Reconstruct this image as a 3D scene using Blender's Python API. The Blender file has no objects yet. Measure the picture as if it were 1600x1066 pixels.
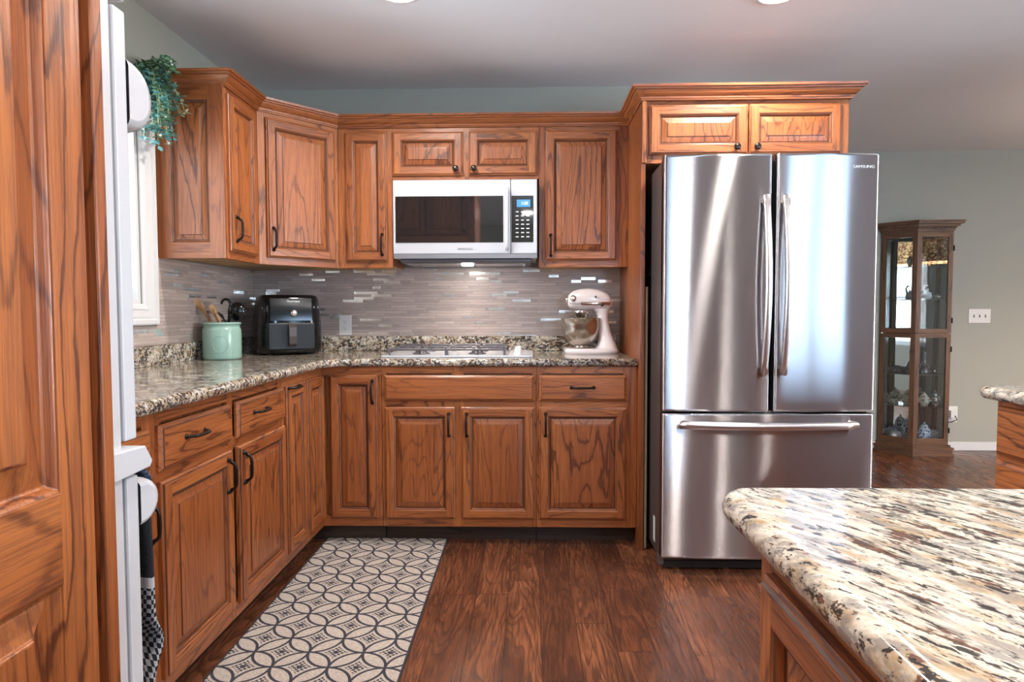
import bpy, math, random
from mathutils import Vector, Matrix
random.seed(7)
C = bpy.context.scene
COL = C.collection
PI = math.pi

# ------------------------------------------------------------------ camera
cam = bpy.data.cameras.new('camera'); camo = bpy.data.objects.new('camera', cam); COL.objects.link(camo)
cam.sensor_width = 36; cam.lens = 1007.79 / 1600 * 36; cam.clip_start = .02
_y, _p, _r = -.0274, -.0455, .0024
camo.matrix_world = (Matrix.Translation((1.6244, -3.7518, 1.1455)) @ Matrix.Rotation(-_y, 4, 'Z')
                     @ Matrix.Rotation(PI/2 + _p, 4, 'X') @ Matrix.Rotation(-_r, 4, 'Z'))
C.camera = camo
# ------------------------------------------------------------------ colour, world
C.view_settings.view_transform = 'Standard'; C.view_settings.look = 'None'
C.view_settings.gamma = 1; C.view_settings.use_curve_mapping = False
C.view_settings.exposure = 0.75
W = bpy.data.worlds.new('sky'); C.world = W; W.use_nodes = True
W.node_tree.nodes['Background'].inputs[0].default_value = (.62, .78, 1, 1)
W.node_tree.nodes['Background'].inputs[1].default_value = 2.5

def area(name, loc, rot, sx, sy, e, col):
    l = bpy.data.lights.new(name, 'AREA'); l.shape = 'RECTANGLE'; l.size = sx; l.size_y = sy
    l.energy = e; l.color = col
    o = bpy.data.objects.new(name, l); COL.objects.link(o); o.location = loc; o.rotation_euler = rot
    return o
# daylight just outside each window, facing in
area('window_daylight', (-.16, -1.6, 1.62), (0, -PI/2, 0), .86, .98, 34, (.86, .93, 1))
area('patio_daylight', (5.62, -6.75, 1.12), (PI/2, 0, 0), 1.34, 1.96, 115, (.50, .72, 1))  # unseen rear and dining openings, placed to light the room and reflect
area('rear_window_daylight', (2.98, -6.75, 1.55), (PI/2, 0, 0), .46, 1.16, 45, (.50, .72, 1))
area('dining_daylight', (7.16, -3.0, 1.35), (0, PI/2, 0), 1.28, 1.36, 150, (.9, .95, 1))

# ------------------------------------------------------------------ shader helper
class NT:
    def __init__(s, name):
        s.mt = bpy.data.materials.new(name); s.mt.use_nodes = True; s.t = s.mt.node_tree
        s.b = s.t.nodes['Principled BSDF']; s.out = s.t.nodes['Material Output']
    def n(s, ty, **k):
        x = s.t.nodes.new(ty)
        for a, v in k.items(): setattr(x, a, v)
        return x
    def set(s, inp, v):
        if hasattr(v, 'is_output') or isinstance(v, bpy.types.NodeSocket): s.t.links.new(v, inp)
        else:
            if hasattr(inp, 'default_value'):
                try: inp.default_value = v
                except Exception: inp.default_value = (v[0], v[1], v[2], 1)
    def m(s, op, a, b=0.0, c=0.0):
        x = s.n('ShaderNodeMath', operation=op); s.set(x.inputs[0], a); s.set(x.inputs[1], b); s.set(x.inputs[2], c)
        return x.outputs[0]
    def vm(s, op, a, b=(0, 0, 0)):
        x = s.n('ShaderNodeVectorMath', operation=op); s.set(x.inputs[0], a); s.set(x.inputs[1], b)
        return x.outputs[0]
    def comb(s, a, b, c=0.0):
        x = s.n('ShaderNodeCombineXYZ'); s.set(x.inputs[0], a); s.set(x.inputs[1], b); s.set(x.inputs[2], c); return x.outputs[0]
    def sep(s, v):
        x = s.n('ShaderNodeSeparateXYZ'); s.set(x.inputs[0], v); return x.outputs
    def noise(s, v, sc=1, de=2, ro=.5, di=0):
        x = s.n('ShaderNodeTexNoise'); s.set(x.inputs['Vector'], v); x.inputs['Scale'].default_value = sc
        x.inputs['Detail'].default_value = de; x.inputs['Roughness'].default_value = ro; x.inputs['Distortion'].default_value = di
        return x.outputs[0]
    def vor(s, v, sc=1, out='Distance', feature='F1'):
        x = s.n('ShaderNodeTexVoronoi', feature=feature); s.set(x.inputs['Vector'], v); x.inputs['Scale'].default_value = sc
        return x.outputs[out]
    def wn(s, v):
        x = s.n('ShaderNodeTexWhiteNoise', noise_dimensions='3D'); s.set(x.inputs['Vector'], v); return x.outputs[0]
    def ramp(s, f, stops, interp='LINEAR'):
        x = s.n('ShaderNodeValToRGB'); s.set(x.inputs[0], f); e = x.color_ramp.elements; x.color_ramp.interpolation = interp
        while len(e) < len(stops): e.new(1)
        for el, (p, c) in zip(e, stops):
            el.position = p; el.color = (c, c, c, 1) if isinstance(c, (int, float)) else (c[0], c[1], c[2], 1)
        return x.outputs[0]
    def mix(s, f, a, b, ty='MIX'):
        x = s.n('ShaderNodeMix', data_type='RGBA', blend_type=ty); s.set(x.inputs[0], f)
        s.set(x.inputs[6], a if not isinstance(a, tuple) else (*a[:3], 1)); s.set(x.inputs[7], b if not isinstance(b, tuple) else (*b[:3], 1))
        return x.outputs[2]
    def obj(s): return s.n('ShaderNodeTexCoord').outputs['Object']
    def bump(s, h, st=.1, d=.01):
        x = s.n('ShaderNodeBump'); x.inputs['Strength'].default_value = st; x.inputs['Distance'].default_value = d
        s.set(x.inputs['Height'], h); s.t.links.new(x.outputs[0], s.b.inputs['Normal'])
    def P(s, **k):
        for a, v in k.items(): s.set(s.b.inputs[a.replace('_', ' ')], v)
        return s.mt

def simple(name, col, rough=.5, metal=0., bumpsc=None, **k):
    t = NT(name)
    v = t.noise(t.obj(), 6, 3)
    c = t.mix(t.m('MULTIPLY', v, .25), tuple(col), tuple(x * .86 for x in col))
    t.P(Base_Color=c, Roughness=rough, Metallic=metal, **k)
    if bumpsc: t.bump(t.noise(t.obj(), bumpsc, 3), .12, .002)
    return t.mt

def wood(name, light, mid, dark, rough=.33, K=17, scale=1.0, coat=.2):
    t = NT(name)
    at = t.n('ShaderNodeAttribute', attribute_name='gc').outputs['Vector']
    v = t.vm('MULTIPLY', at, (5.2*scale, 5.2*scale, .72*scale))
    wob = t.noise(t.vm('MULTIPLY', at, (60*scale, 60*scale, 11*scale)), 1, 3, .6)
    n = t.noise(v, 1, 1.5, .45, .35)
    r = t.m('FRACT', t.m('ADD', t.m('MULTIPLY', n, K), t.m('MULTIPLY', wob, .55)))
    ring = t.ramp(r, [(0, .12), (.30, 0), (.76, .14), (.87, 1), (.93, 1), (1, .12)])
    region = t.ramp(t.noise(t.vm('MULTIPLY', at, (3.1, 3.1, .6)), 1, 2), [(.36, .22), (.58, 1)])
    ring = t.m('MULTIPLY', ring, region)
    pore = t.ramp(t.noise(t.vm('MULTIPLY', at, (300, 300, 9)), 1, 3, .65), [(.42, 1), (.54, 0)])
    fib = t.noise(t.vm('MULTIPLY', at, (70, 70, 2.2)), 1, 3, .6)
    tone = t.noise(t.vm('MULTIPLY', at, (1.9, 1.9, .35)), 1, 3, .6)
    base = t.mix(t.ramp(tone, [(.34, 0), (.66, 1)]), tuple(light), tuple(mid))
    base = t.mix(t.ramp(fib, [(.46, 0), (.68, .55)]), base, tuple((m_+d_)/2 for m_, d_ in zip(mid, dark)))
    c = t.mix(t.m('MULTIPLY', ring, .80), base, tuple(dark))
    c = t.mix(t.m('MULTIPLY', pore, t.m('ADD', .28, t.m('MULTIPLY', ring, .4))), c, tuple(dark))
    t.P(Base_Color=c, Roughness=t.m('ADD', rough, t.m('MULTIPLY', pore, .15)), Coat_Weight=coat, Coat_Roughness=.25)
    t.bump(t.m('SUBTRACT', 1, t.m('ADD', pore, t.m('MULTIPLY', ring, .5))), .25, .0008)
    return t.mt

def granite(name, rot=0.0, stretch=.38, sc=1.0, dark=1.0, lite=0.0):
    t = NT(name); p = t.obj()
    mp = t.n('ShaderNodeMapping'); mp.vector_type = 'POINT'; t.set(mp.inputs[0], p)
    mp.inputs['Rotation'].default_value = (0, 0, rot)
    q = t.vm('MULTIPLY', mp.outputs[0], (stretch*sc, sc, sc))
    wv = t.n('ShaderNodeTexNoise'); t.set(wv.inputs['Vector'], q); wv.inputs['Scale'].default_value = 22; wv.inputs['Detail'].default_value = 4
    q = t.vm('ADD', q, t.vm('MULTIPLY', wv.outputs['Color'], (.022, .022, .022)))
    c = t.mix(t.ramp(t.noise(q, 150, 3, .6), [(.38, 0), (.68, 1)]), (.78, .72, .61), (.55, .49, .41))
    c = t.mix(t.ramp(t.noise(q, 34, 4, .65), [(.44+lite, 0), (.60+lite, .9)]), c, (.42, .28, .145))
    c = t.mix(t.ramp(t.noise(t.vm('ADD', q, (9, 3, 1)), 62, 4, .65), [(.49, 0), (.58, .75)]), c, (.27, .25, .235))
    clusn = t.noise(t.vm('ADD', q, (2, 6, 2)), 16, 2, .5)
    def fl(off, s_, lo, hi, col, k, c):
        nn = t.m('ADD', t.noise(t.vm('ADD', q, off), s_, 4, .68), t.m('ADD', t.m('MULTIPLY', clusn, .22), -.11))
        return t.mix(t.ramp(nn, [(lo, 0), (hi, k)]), c, col)
    c = fl((3, 8, 4), 52, .595-dark*.03, .625-dark*.03, (.13, .055, .035), .92, c)
    c = fl((1, 5, 7), 95, .565-dark*.035, .600-dark*.035, (.030, .027, .028), .95, c)
    c = fl((4, 1, 2), 210, .59-dark*.03, .63-dark*.03, (.05, .042, .038), .8, c)
    t.P(Base_Color=c, Roughness=.10, Specular_IOR_Level=.55)
    return t.mt

# ------------------------------------------------------------------ materials
M = {}
M['oak'] = wood('stained_oak', (.49, .160, .044), (.32, .088, .023), (.075, .017, .007), scale=1.25)
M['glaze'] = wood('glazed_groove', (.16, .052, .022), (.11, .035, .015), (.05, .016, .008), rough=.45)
M['oak_side'] = wood('stained_oak_side', (.47, .150, .042), (.30, .082, .022), (.075, .017, .007), scale=1.25)
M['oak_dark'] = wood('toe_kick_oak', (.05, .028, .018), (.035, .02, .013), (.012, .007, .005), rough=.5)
M['oak_raw'] = wood('unfinished_underside', (.62, .43, .22), (.52, .34, .17), (.30, .17, .08), rough=.6, coat=0)
M['walnut'] = wood('curio_wood', (.22, .105, .050), (.15, .068, .032), (.05, .022, .012), K=9)
M['spoon'] = wood('utensil_wood', (.62, .36, .17), (.42, .21, .09), (.16, .07, .03), rough=.6, coat=0)
M['granite'] = granite('granite_counter', .35, .75, .95, 1.35)
M['granite_island'] = granite('granite_island', 1.05, .34, .95, .15, .05)
M['wall'] = simple('sage_wall_paint', (.39, .39, .335), .75, bumpsc=220)
M['ceiling'] = simple('ceiling_paint', (.80, .80, .82), .85, bumpsc=300)
M['white'] = simple('white_enamel', (.56, .56, .59), .22)
M['trim'] = simple('white_trim', (.72, .71, .71), .35)
M['plastic'] = simple('white_plastic', (.80, .78, .76), .4)
M['bronze'] = simple('oil_rubbed_bronze', (.030, .022, .018), .32, .75)
M['bronze_worn'] = simple('worn_bronze', (.06, .045, .036), .25, .9)
M['black'] = simple('gloss_black_plastic', (.006, .0065, .007), .12)
M['black_matte'] = simple('matte_black_plastic', (.009, .009, .009), .42)
M['dark_grey'] = simple('dark_grey_enamel', (.085, .065, .062), .35, .2)
M['grate'] = simple('grey_cast_grate', (.12, .11, .12), .35, .35)
M['chrome'] = simple('chrome', (.82, .81, .80), .12, 1.0)
M['sage'] = simple('sage_ceramic', (.30, .46, .38), .22)
M['mixer'] = simple('mixer_enamel', (.80, .70, .68), .16)
M['leaf'] = simple('leaf_green', (.15, .28, .16), .55)
M['leaf_blue'] = simple('leaf_blue_green', (.09, .28, .27), .55)
M['leaf_pale'] = simple('leaf_pale', (.42, .50, .30), .55)
M['berry'] = simple('pale_berry', (.72, .72, .68), .5)
M['porcelain'] = simple('white_porcelain', (.78, .77, .75), .2)
M['text_dark'] = simple('dark_print', (.06, .06, .07), .5)
M['text_light'] = simple('light_print', (.75, .78, .80), .4)
M['band_brown_reflect'] = simple('trim_band', (.42, .27, .20), .2, 1.0)  # silver strip; the brown it reflects is put into its base colour
M['paper'] = simple('pale_board', (.60, .50, .38), .6)

t = NT('microwave_glass'); t.P(Base_Color=t.mix(t.m('MULTIPLY', t.noise(t.obj(), 3), .1), (.012, .014, .016), (.02, .02, .02)), Roughness=.03, Specular_IOR_Level=1.0, IOR=1.9); M['dark_glass'] = t.mt
t = NT('blue_display'); t.P(Base_Color=(.02, .08, .2), Emission_Color=t.mix(t.noise(t.obj(), 40), (.05, .22, .5), (.08, .3, .62)), Emission_Strength=.8); M['display'] = t.mt
t = NT('display_digits'); t.P(Base_Color=(.6, .8, 1), Emission_Color=t.mix(t.noise(t.obj(), 40), (.6, .8, 1), (.7, .85, 1)), Emission_Strength=1.2); M['digits'] = t.mt
t = NT('lamp_lens'); t.P(Base_Color=(1, 1, 1), Emission_Color=t.mix(t.noise(t.obj(), 5), (1, .95, .88), (1, .96, .9)), Emission_Strength=75); M['lens'] = t.mt

def glassy(name, tint=(.9, .93, .92), refl=.10):
    t = NT(name); t.t.nodes.remove(t.b)
    tr = t.n('ShaderNodeBsdfTransparent'); gl = t.n('ShaderNodeBsdfGlossy'); gl.inputs['Roughness'].default_value = .02
    tr.inputs[0].default_value = (*tint, 1)
    fr = t.n('ShaderNodeFresnel'); fr.inputs[0].default_value = 1.5
    mx = t.n('ShaderNodeMixShader'); t.set(mx.inputs[0], t.m('ADD', t.m('MULTIPLY', fr.outputs[0], .9), refl))
    t.t.links.new(tr.outputs[0], mx.inputs[1]); t.t.links.new(gl.outputs[0], mx.inputs[2]); t.t.links.new(mx.outputs[0], t.out.inputs[0])
    return t.mt
M['glass'] = glassy('pane_glass', (.93, .95, .95), .02)
M['crystal'] = glassy('crystal', (.80, .83, .84), .22)
t = NT('mirror'); t.P(Base_Color=t.mix(t.noise(t.obj(), 2), (.80, .83, .82), (.78, .80, .79)), Metallic=1, Roughness=.03); M['mirror'] = t.mt

# brushed stainless: brush runs across, so reflections stretch up and down
def steel(name, base=(.52, .495, .505), rough=.25, an=.86, wav=1.0):
    t = NT(name); p = t.obj()
    br = t.noise(t.vm('MULTIPLY', p, (3, 3, 900)), 1, 2)
    wv = t.noise(t.vm('MULTIPLY', p, (5.0, 5.0, .8)), 1, 0)
    tg = t.n('ShaderNodeTangent', direction_type='RADIAL', axis='Z')
    g = t.n('ShaderNodeBsdfAnisotropic'); g.distribution = 'GGX'
    t.set(g.inputs['Color'], t.mix(br, base, tuple(x*.88 for x in base)))
    t.set(g.inputs['Roughness'], rough); t.set(g.inputs['Anisotropy'], an); t.set(g.inputs['Rotation'], 0.0)
    t.t.links.new(tg.outputs[0], g.inputs['Tangent'])
    bp = t.n('ShaderNodeBump'); bp.inputs['Strength'].default_value = .13*wav; bp.inputs['Distance'].default_value = .02
    t.set(bp.inputs['Height'], wv); t.t.links.new(bp.outputs[0], g.inputs['Normal'])
    t.t.nodes.remove(t.b); t.t.links.new(g.outputs[0], t.out.inputs[0])
    return t.mt
M['steel'] = steel('brushed_steel')
M['steel_bar'] = simple('satin_steel_bar', (.72, .68, .68), .30, 1.0)
t = NT('bowl_steel'); t.P(Base_Color=t.mix(t.noise(t.vm('MULTIPLY', t.obj(), (3, 3, 300)), 1, 2), (.55, .50, .44), (.45, .40, .35)), Metallic=1, Roughness=.22); M['bowl'] = t.mt

# floor planks run towards the back wall
t = NT('plank_floor'); p = t.obj(); X, Y, Z = t.sep(p)
pw, pl = .128, 1.22
col = t.m('FLOOR', t.m('DIVIDE', X, pw)); off = t.m('MULTIPLY', t.wn(t.comb(col, 3.3)), pl)
yy = t.m('DIVIDE', t.m('ADD', Y, off), pl); seg = t.m('FLOOR', yy)
rnd = t.wn(t.comb(col, seg, 1.7)); fx = t.m('FRACT', t.m('DIVIDE', X, pw)); fy = t.m('FRACT', yy)
ex = t.m('MULTIPLY', t.m('MINIMUM', fx, t.m('SUBTRACT', 1, fx)), pw); ey = t.m('MULTIPLY', t.m('MINIMUM', fy, t.m('SUBTRACT', 1, fy)), pl)
edge = t.m('MINIMUM', ex, ey)
g = t.comb(t.m('ADD', X, t.m('MULTIPLY', rnd, 37)), t.m('MULTIPLY', rnd, 11), Y)
gs = t.vm('MULTIPLY', g, (7, 7, .9)); wob = t.noise(t.vm('MULTIPLY', g, (40, 40, 9)), 1, 2)
gr = t.m('FRACT', t.m('ADD', t.m('MULTIPLY', t.noise(gs, 1, 2, .5, .4), 20), t.m('MULTIPLY', wob, .6)))
ring = t.ramp(gr, [(0, 0), (.5, .2), (.9, 1), (1, .1)])
blotch = t.ramp(t.noise(t.vm('MULTIPLY', g, (9, 9, 2.2)), 1, 3), [(.42, 0), (.62, 1)])
streak = t.noise(t.vm('MULTIPLY', g, (230, 230, 10)), 1, 3)
c = t.mix(t.ramp(rnd, [(0, 0), (1, 1)]), (.17, .054, .026), (.32, .115, .052))
c = t.mix(t.m('MULTIPLY', blotch, .62), c, (.055, .021, .013))
c = t.mix(t.m('MULTIPLY', ring, .72), c, (.04, .014, .009))
c = t.mix(t.ramp(streak, [(.38, .7), (.56, 0)]), c, (.05, .018, .011))
c = t.mix(t.ramp(edge, [(.0006, .75), (.0016, 0)]), c, (.03, .012, .008))
t.P(Base_Color=c, Roughness=t.m('ADD', .24, t.m('MULTIPLY', ring, .12)), Specular_IOR_Level=.5)
hh = t.m('ADD', t.m('MULTIPLY', t.noise(t.vm('MULTIPLY', g, (22, 22, 5)), 1, 2), 1.0), t.m('ADD', t.m('MULTIPLY', ring, -.12), t.ramp(edge, [(0, -1), (.002, 0)])))
t.bump(hh, .22, .003); M['floor'] = t.mt

# linear mosaic backsplash
def mosaic(name, axis):
    t = NT(name); X, Y, Z = t.sep(t.obj()); U = X if axis == 'x' else Y
    h = .0158
    row = t.m('FLOOR', t.m('DIVIDE', Z, h)); r1 = t.wn(t.comb(row, 1.1, 5)); 
    L = t.m('ADD', .10, t.m('MULTIPLY', r1, .10))
    u = t.m('DIVIDE', t.m('ADD', U, t.m('MULTIPLY', t.wn(t.comb(row, 7.7, 2)), .9)), L); sg = t.m('FLOOR', u)
    rid = t.comb(row, sg, 3.1); rnd = t.wn(rid)
    fu = t.m('FRACT', u); fz = t.m('FRACT', t.m('DIVIDE', Z, h))
    # glass inlays are shorter than the strip they sit in
    inl = t.m('MULTIPLY', t.m('GREATER_THAN', rnd, .86), t.m('LESS_THAN', fu, t.m('ADD', .35, t.m('MULTIPLY', t.wn(t.comb(row, sg, 9)), .6))))
    eu = t.m('MULTIPLY', t.m('MINIMUM', fu, t.m('SUBTRACT', 1, fu)), L); ez = t.m('MULTIPLY', t.m('MINIMUM', fz, t.m('SUBTRACT', 1, fz)), h)
    st = t.noise(t.comb(t.m('MULTIPLY', U, 9), t.m('MULTIPLY', Z, 330), rnd), 1, 3, .6)
    st2 = t.noise(t.comb(t.m('MULTIPLY', U, 30), t.m('MULTIPLY', Z, 160), t.m('MULTIPLY', rnd, 30)), 1, 2, .6)
    c = t.mix(rnd, (.64, .515, .45), (.38, .30, .262))
    c = t.mix(t.ramp(st, [(.38, .6), (.62, 0)]), c, (.33, .255, .235))
    c = t.mix(t.ramp(st2, [(.5, 0), (.75, .5)]), c, (.55, .48, .44))
    grout = t.ramp(t.m('MINIMUM', eu, ez), [(.0003, .55), (.0011, 0)])
    c = t.mix(grout, c, (.30, .25, .23))
    sq = t.wn(t.comb(t.m('FLOOR', t.m('DIVIDE', U, .022)), row, 4))
    c = t.mix(inl, c, t.mix(sq, (.95, .92, .86), (.80, .78, .76)))
    t.P(Base_Color=c, Metallic=t.m('MULTIPLY', inl, .85), Roughness=t.mix(inl, (.38, .38, .38), (.24, .24, .24)))
    t.bump(t.m('ADD', t.m('MULTIPLY', t.m('MINIMUM', eu, ez), 300), t.m('MULTIPLY', st, .3)), .12, .001)
    return t.mt
M['tile_back'] = mosaic('mosaic_back', 'x'); M['tile_left'] = mosaic('mosaic_left', 'y')

# rug of interlaced circles, drawn 45 degrees to its edges
t = NT('circle_rug'); X, Y, Z = t.sep(t.obj()); a_ = .1295; R_ = a_ / math.sqrt(2)
s_ = t.m('MULTIPLY', t.m('ADD', X, Y), .70711); d_ = t.m('MULTIPLY', t.m('SUBTRACT', X, Y), .70711)
fs = t.m('MULTIPLY', t.m('FRACT', t.m('DIVIDE', s_, a_)), a_); ft = t.m('MULTIPLY', t.m('FRACT', t.m('DIVIDE', d_, a_)), a_)
gs_ = t.m('SUBTRACT', a_, fs); gt_ = t.m('SUBTRACT', a_, ft)
def hyp(a, b): return t.m('SQRT', t.m('ADD', t.m('MULTIPLY', a, a), t.m('MULTIPLY', b, b)))
ds = [hyp(fs, ft), hyp(gs_, ft), hyp(fs, gt_), hyp(gs_, gt_)]
cnt = None; lin = None; mind = None
for q in ds:
    i = t.m('LESS_THAN', q, R_); e = t.m('ABSOLUTE', t.m('SUBTRACT', q, R_))
    cnt = i if cnt is None else t.m('ADD', cnt, i); lin = e if lin is None else t.m('MINIMUM', lin, e)
    mind = q if mind is None else t.m('MINIMUM', mind, q)
petal = t.m('GREATER_THAN', cnt, 1.5); line = t.m('LESS_THAN', lin, .0048); halo = t.m('MULTIPLY', t.m('SUBTRACT', 1, petal), t.m('LESS_THAN', lin, .0095))
sx = t.m('FRACT', t.m('MULTIPLY', t.m('ADD', X, .002), 1/.0183)); sy = t.m('FRACT', t.m('MULTIPLY', Y, 1/.0183))
blk = t.m('ABSOLUTE', t.m('SUBTRACT', t.m('GREATER_THAN', sx, .5), t.m('GREATER_THAN', sy, .5)))
orn = t.m('MULTIPLY', t.m('SUBTRACT', 1, petal), t.m('MULTIPLY', t.m('GREATER_THAN', lin, .0135), blk))
dark = t.m('MAXIMUM', line, t.m('MAXIMUM', orn, t.m('MULTIPLY', t.m('MULTIPLY', t.m('SUBTRACT', 1, petal), t.m('LESS_THAN', mind, .009)), 1)))
wv = t.m('SINE', t.m('MULTIPLY', t.m('ADD', X, t.m('MULTIPLY', Y, .35)), 900)); wv2 = t.m('SINE', t.m('MULTIPLY', Y, 1100))
weave = t.m('MULTIPLY', wv, wv2)
c = t.mix(t.ramp(t.m('ADD', t.m('MULTIPLY', weave, .25), t.noise(t.obj(), 120, 2)), [(.3, 0), (.75, 1)]), (.42, .36, .31), (.66, .59, .53))
c = t.mix(dark, c, t.mix(t.noise(t.obj(), 200), (.035, .036, .05), (.075, .075, .095)))
bx = t.m('MAXIMUM', t.m('ABSOLUTE', t.m('SUBTRACT', X, .305)), 0.0)
c = t.mix(t.m('MAXIMUM', t.m('GREATER_THAN', bx, .298), t.m('GREATER_THAN', Y, -.010)), c, (.045, .043, .055))
t.P(Base_Color=c, Roughness=.9, Specular_IOR_Level=.2); t.bump(t.m('ADD', weave, t.m('MULTIPLY', dark, -.6)), .5, .0015); M['rug'] = t.mt

# towel: dark above, checked band below
t = NT('towel_cloth'); X, Y, Z = t.sep(t.obj())
ck = t.m('ABSOLUTE', t.m('SUBTRACT', t.m('GREATER_THAN', t.m('FRACT', t.m('MULTIPLY', t.m('ADD', X, Y), 90)), .4), t.m('GREATER_THAN', t.m('FRACT', t.m('MULTIPLY', Z, 70)), .5)))
low = t.m('LESS_THAN', Z, .742); top = t.m('GREATER_THAN', Z, .895)
c = t.mix(t.noise(t.obj(), 260, 2), (.008, .008, .010), (.03, .03, .034))
c = t.mix(t.m('MULTIPLY', low, ck), c, (.33, .32, .33))
c = t.mix(t.m('MULTIPLY', t.m('MULTIPLY', t.m('GREATER_THAN', Z, .725), low), 1), c, (.42, .40, .40))
c = t.mix(t.m('MULTIPLY', top, t.ramp(t.noise(t.obj(), 150), [(.45, 0), (.6, .8)])), c, (.10, .14, .26))
t.P(Base_Color=c, Roughness=.95, Specular_IOR_Level=.15); t.bump(t.noise(t.obj(), 420, 2), .6, .002); M['towel'] = t.mt
# blue and white china
t = NT('blue_china'); c = t.mix(t.ramp(t.noise(t.obj(), 60, 3), [(.5, 0), (.56, 1)]), (.72, .74, .78), (.08, .12, .28)); t.P(Base_Color=c, Roughness=.2); M['china'] = t.mt
t = NT('etched_silver'); c = t.mix(t.ramp(t.noise(t.obj(), 90, 3), [(.45, 0), (.55, 1)]), (.60, .58, .52), (.14, .12, .10)); t.P(Base_Color=c, Roughness=.25, Metallic=.5); M['silver'] = t.mt
t = NT('gilded_china'); c = t.mix(t.ramp(t.noise(t.obj(), 70, 3), [(.5, 0), (.56, 1)]), (.76, .72, .64), (.38, .24, .10)); t.P(Base_Color=c, Roughness=.2); M['gilded'] = t.mt
t = NT('pierced_shade'); X, Y, Z = t.sep(t.obj())
c = t.mix(t.ramp(t.vor(t.obj(), 45), [(.25, 0), (.5, 1)]), (.9, .62, .34), (.15, .08, .04))
t.P(Base_Color=c, Roughness=.6, Emission_Color=c, Emission_Strength=1.2); M['shade'] = t.mt

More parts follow.
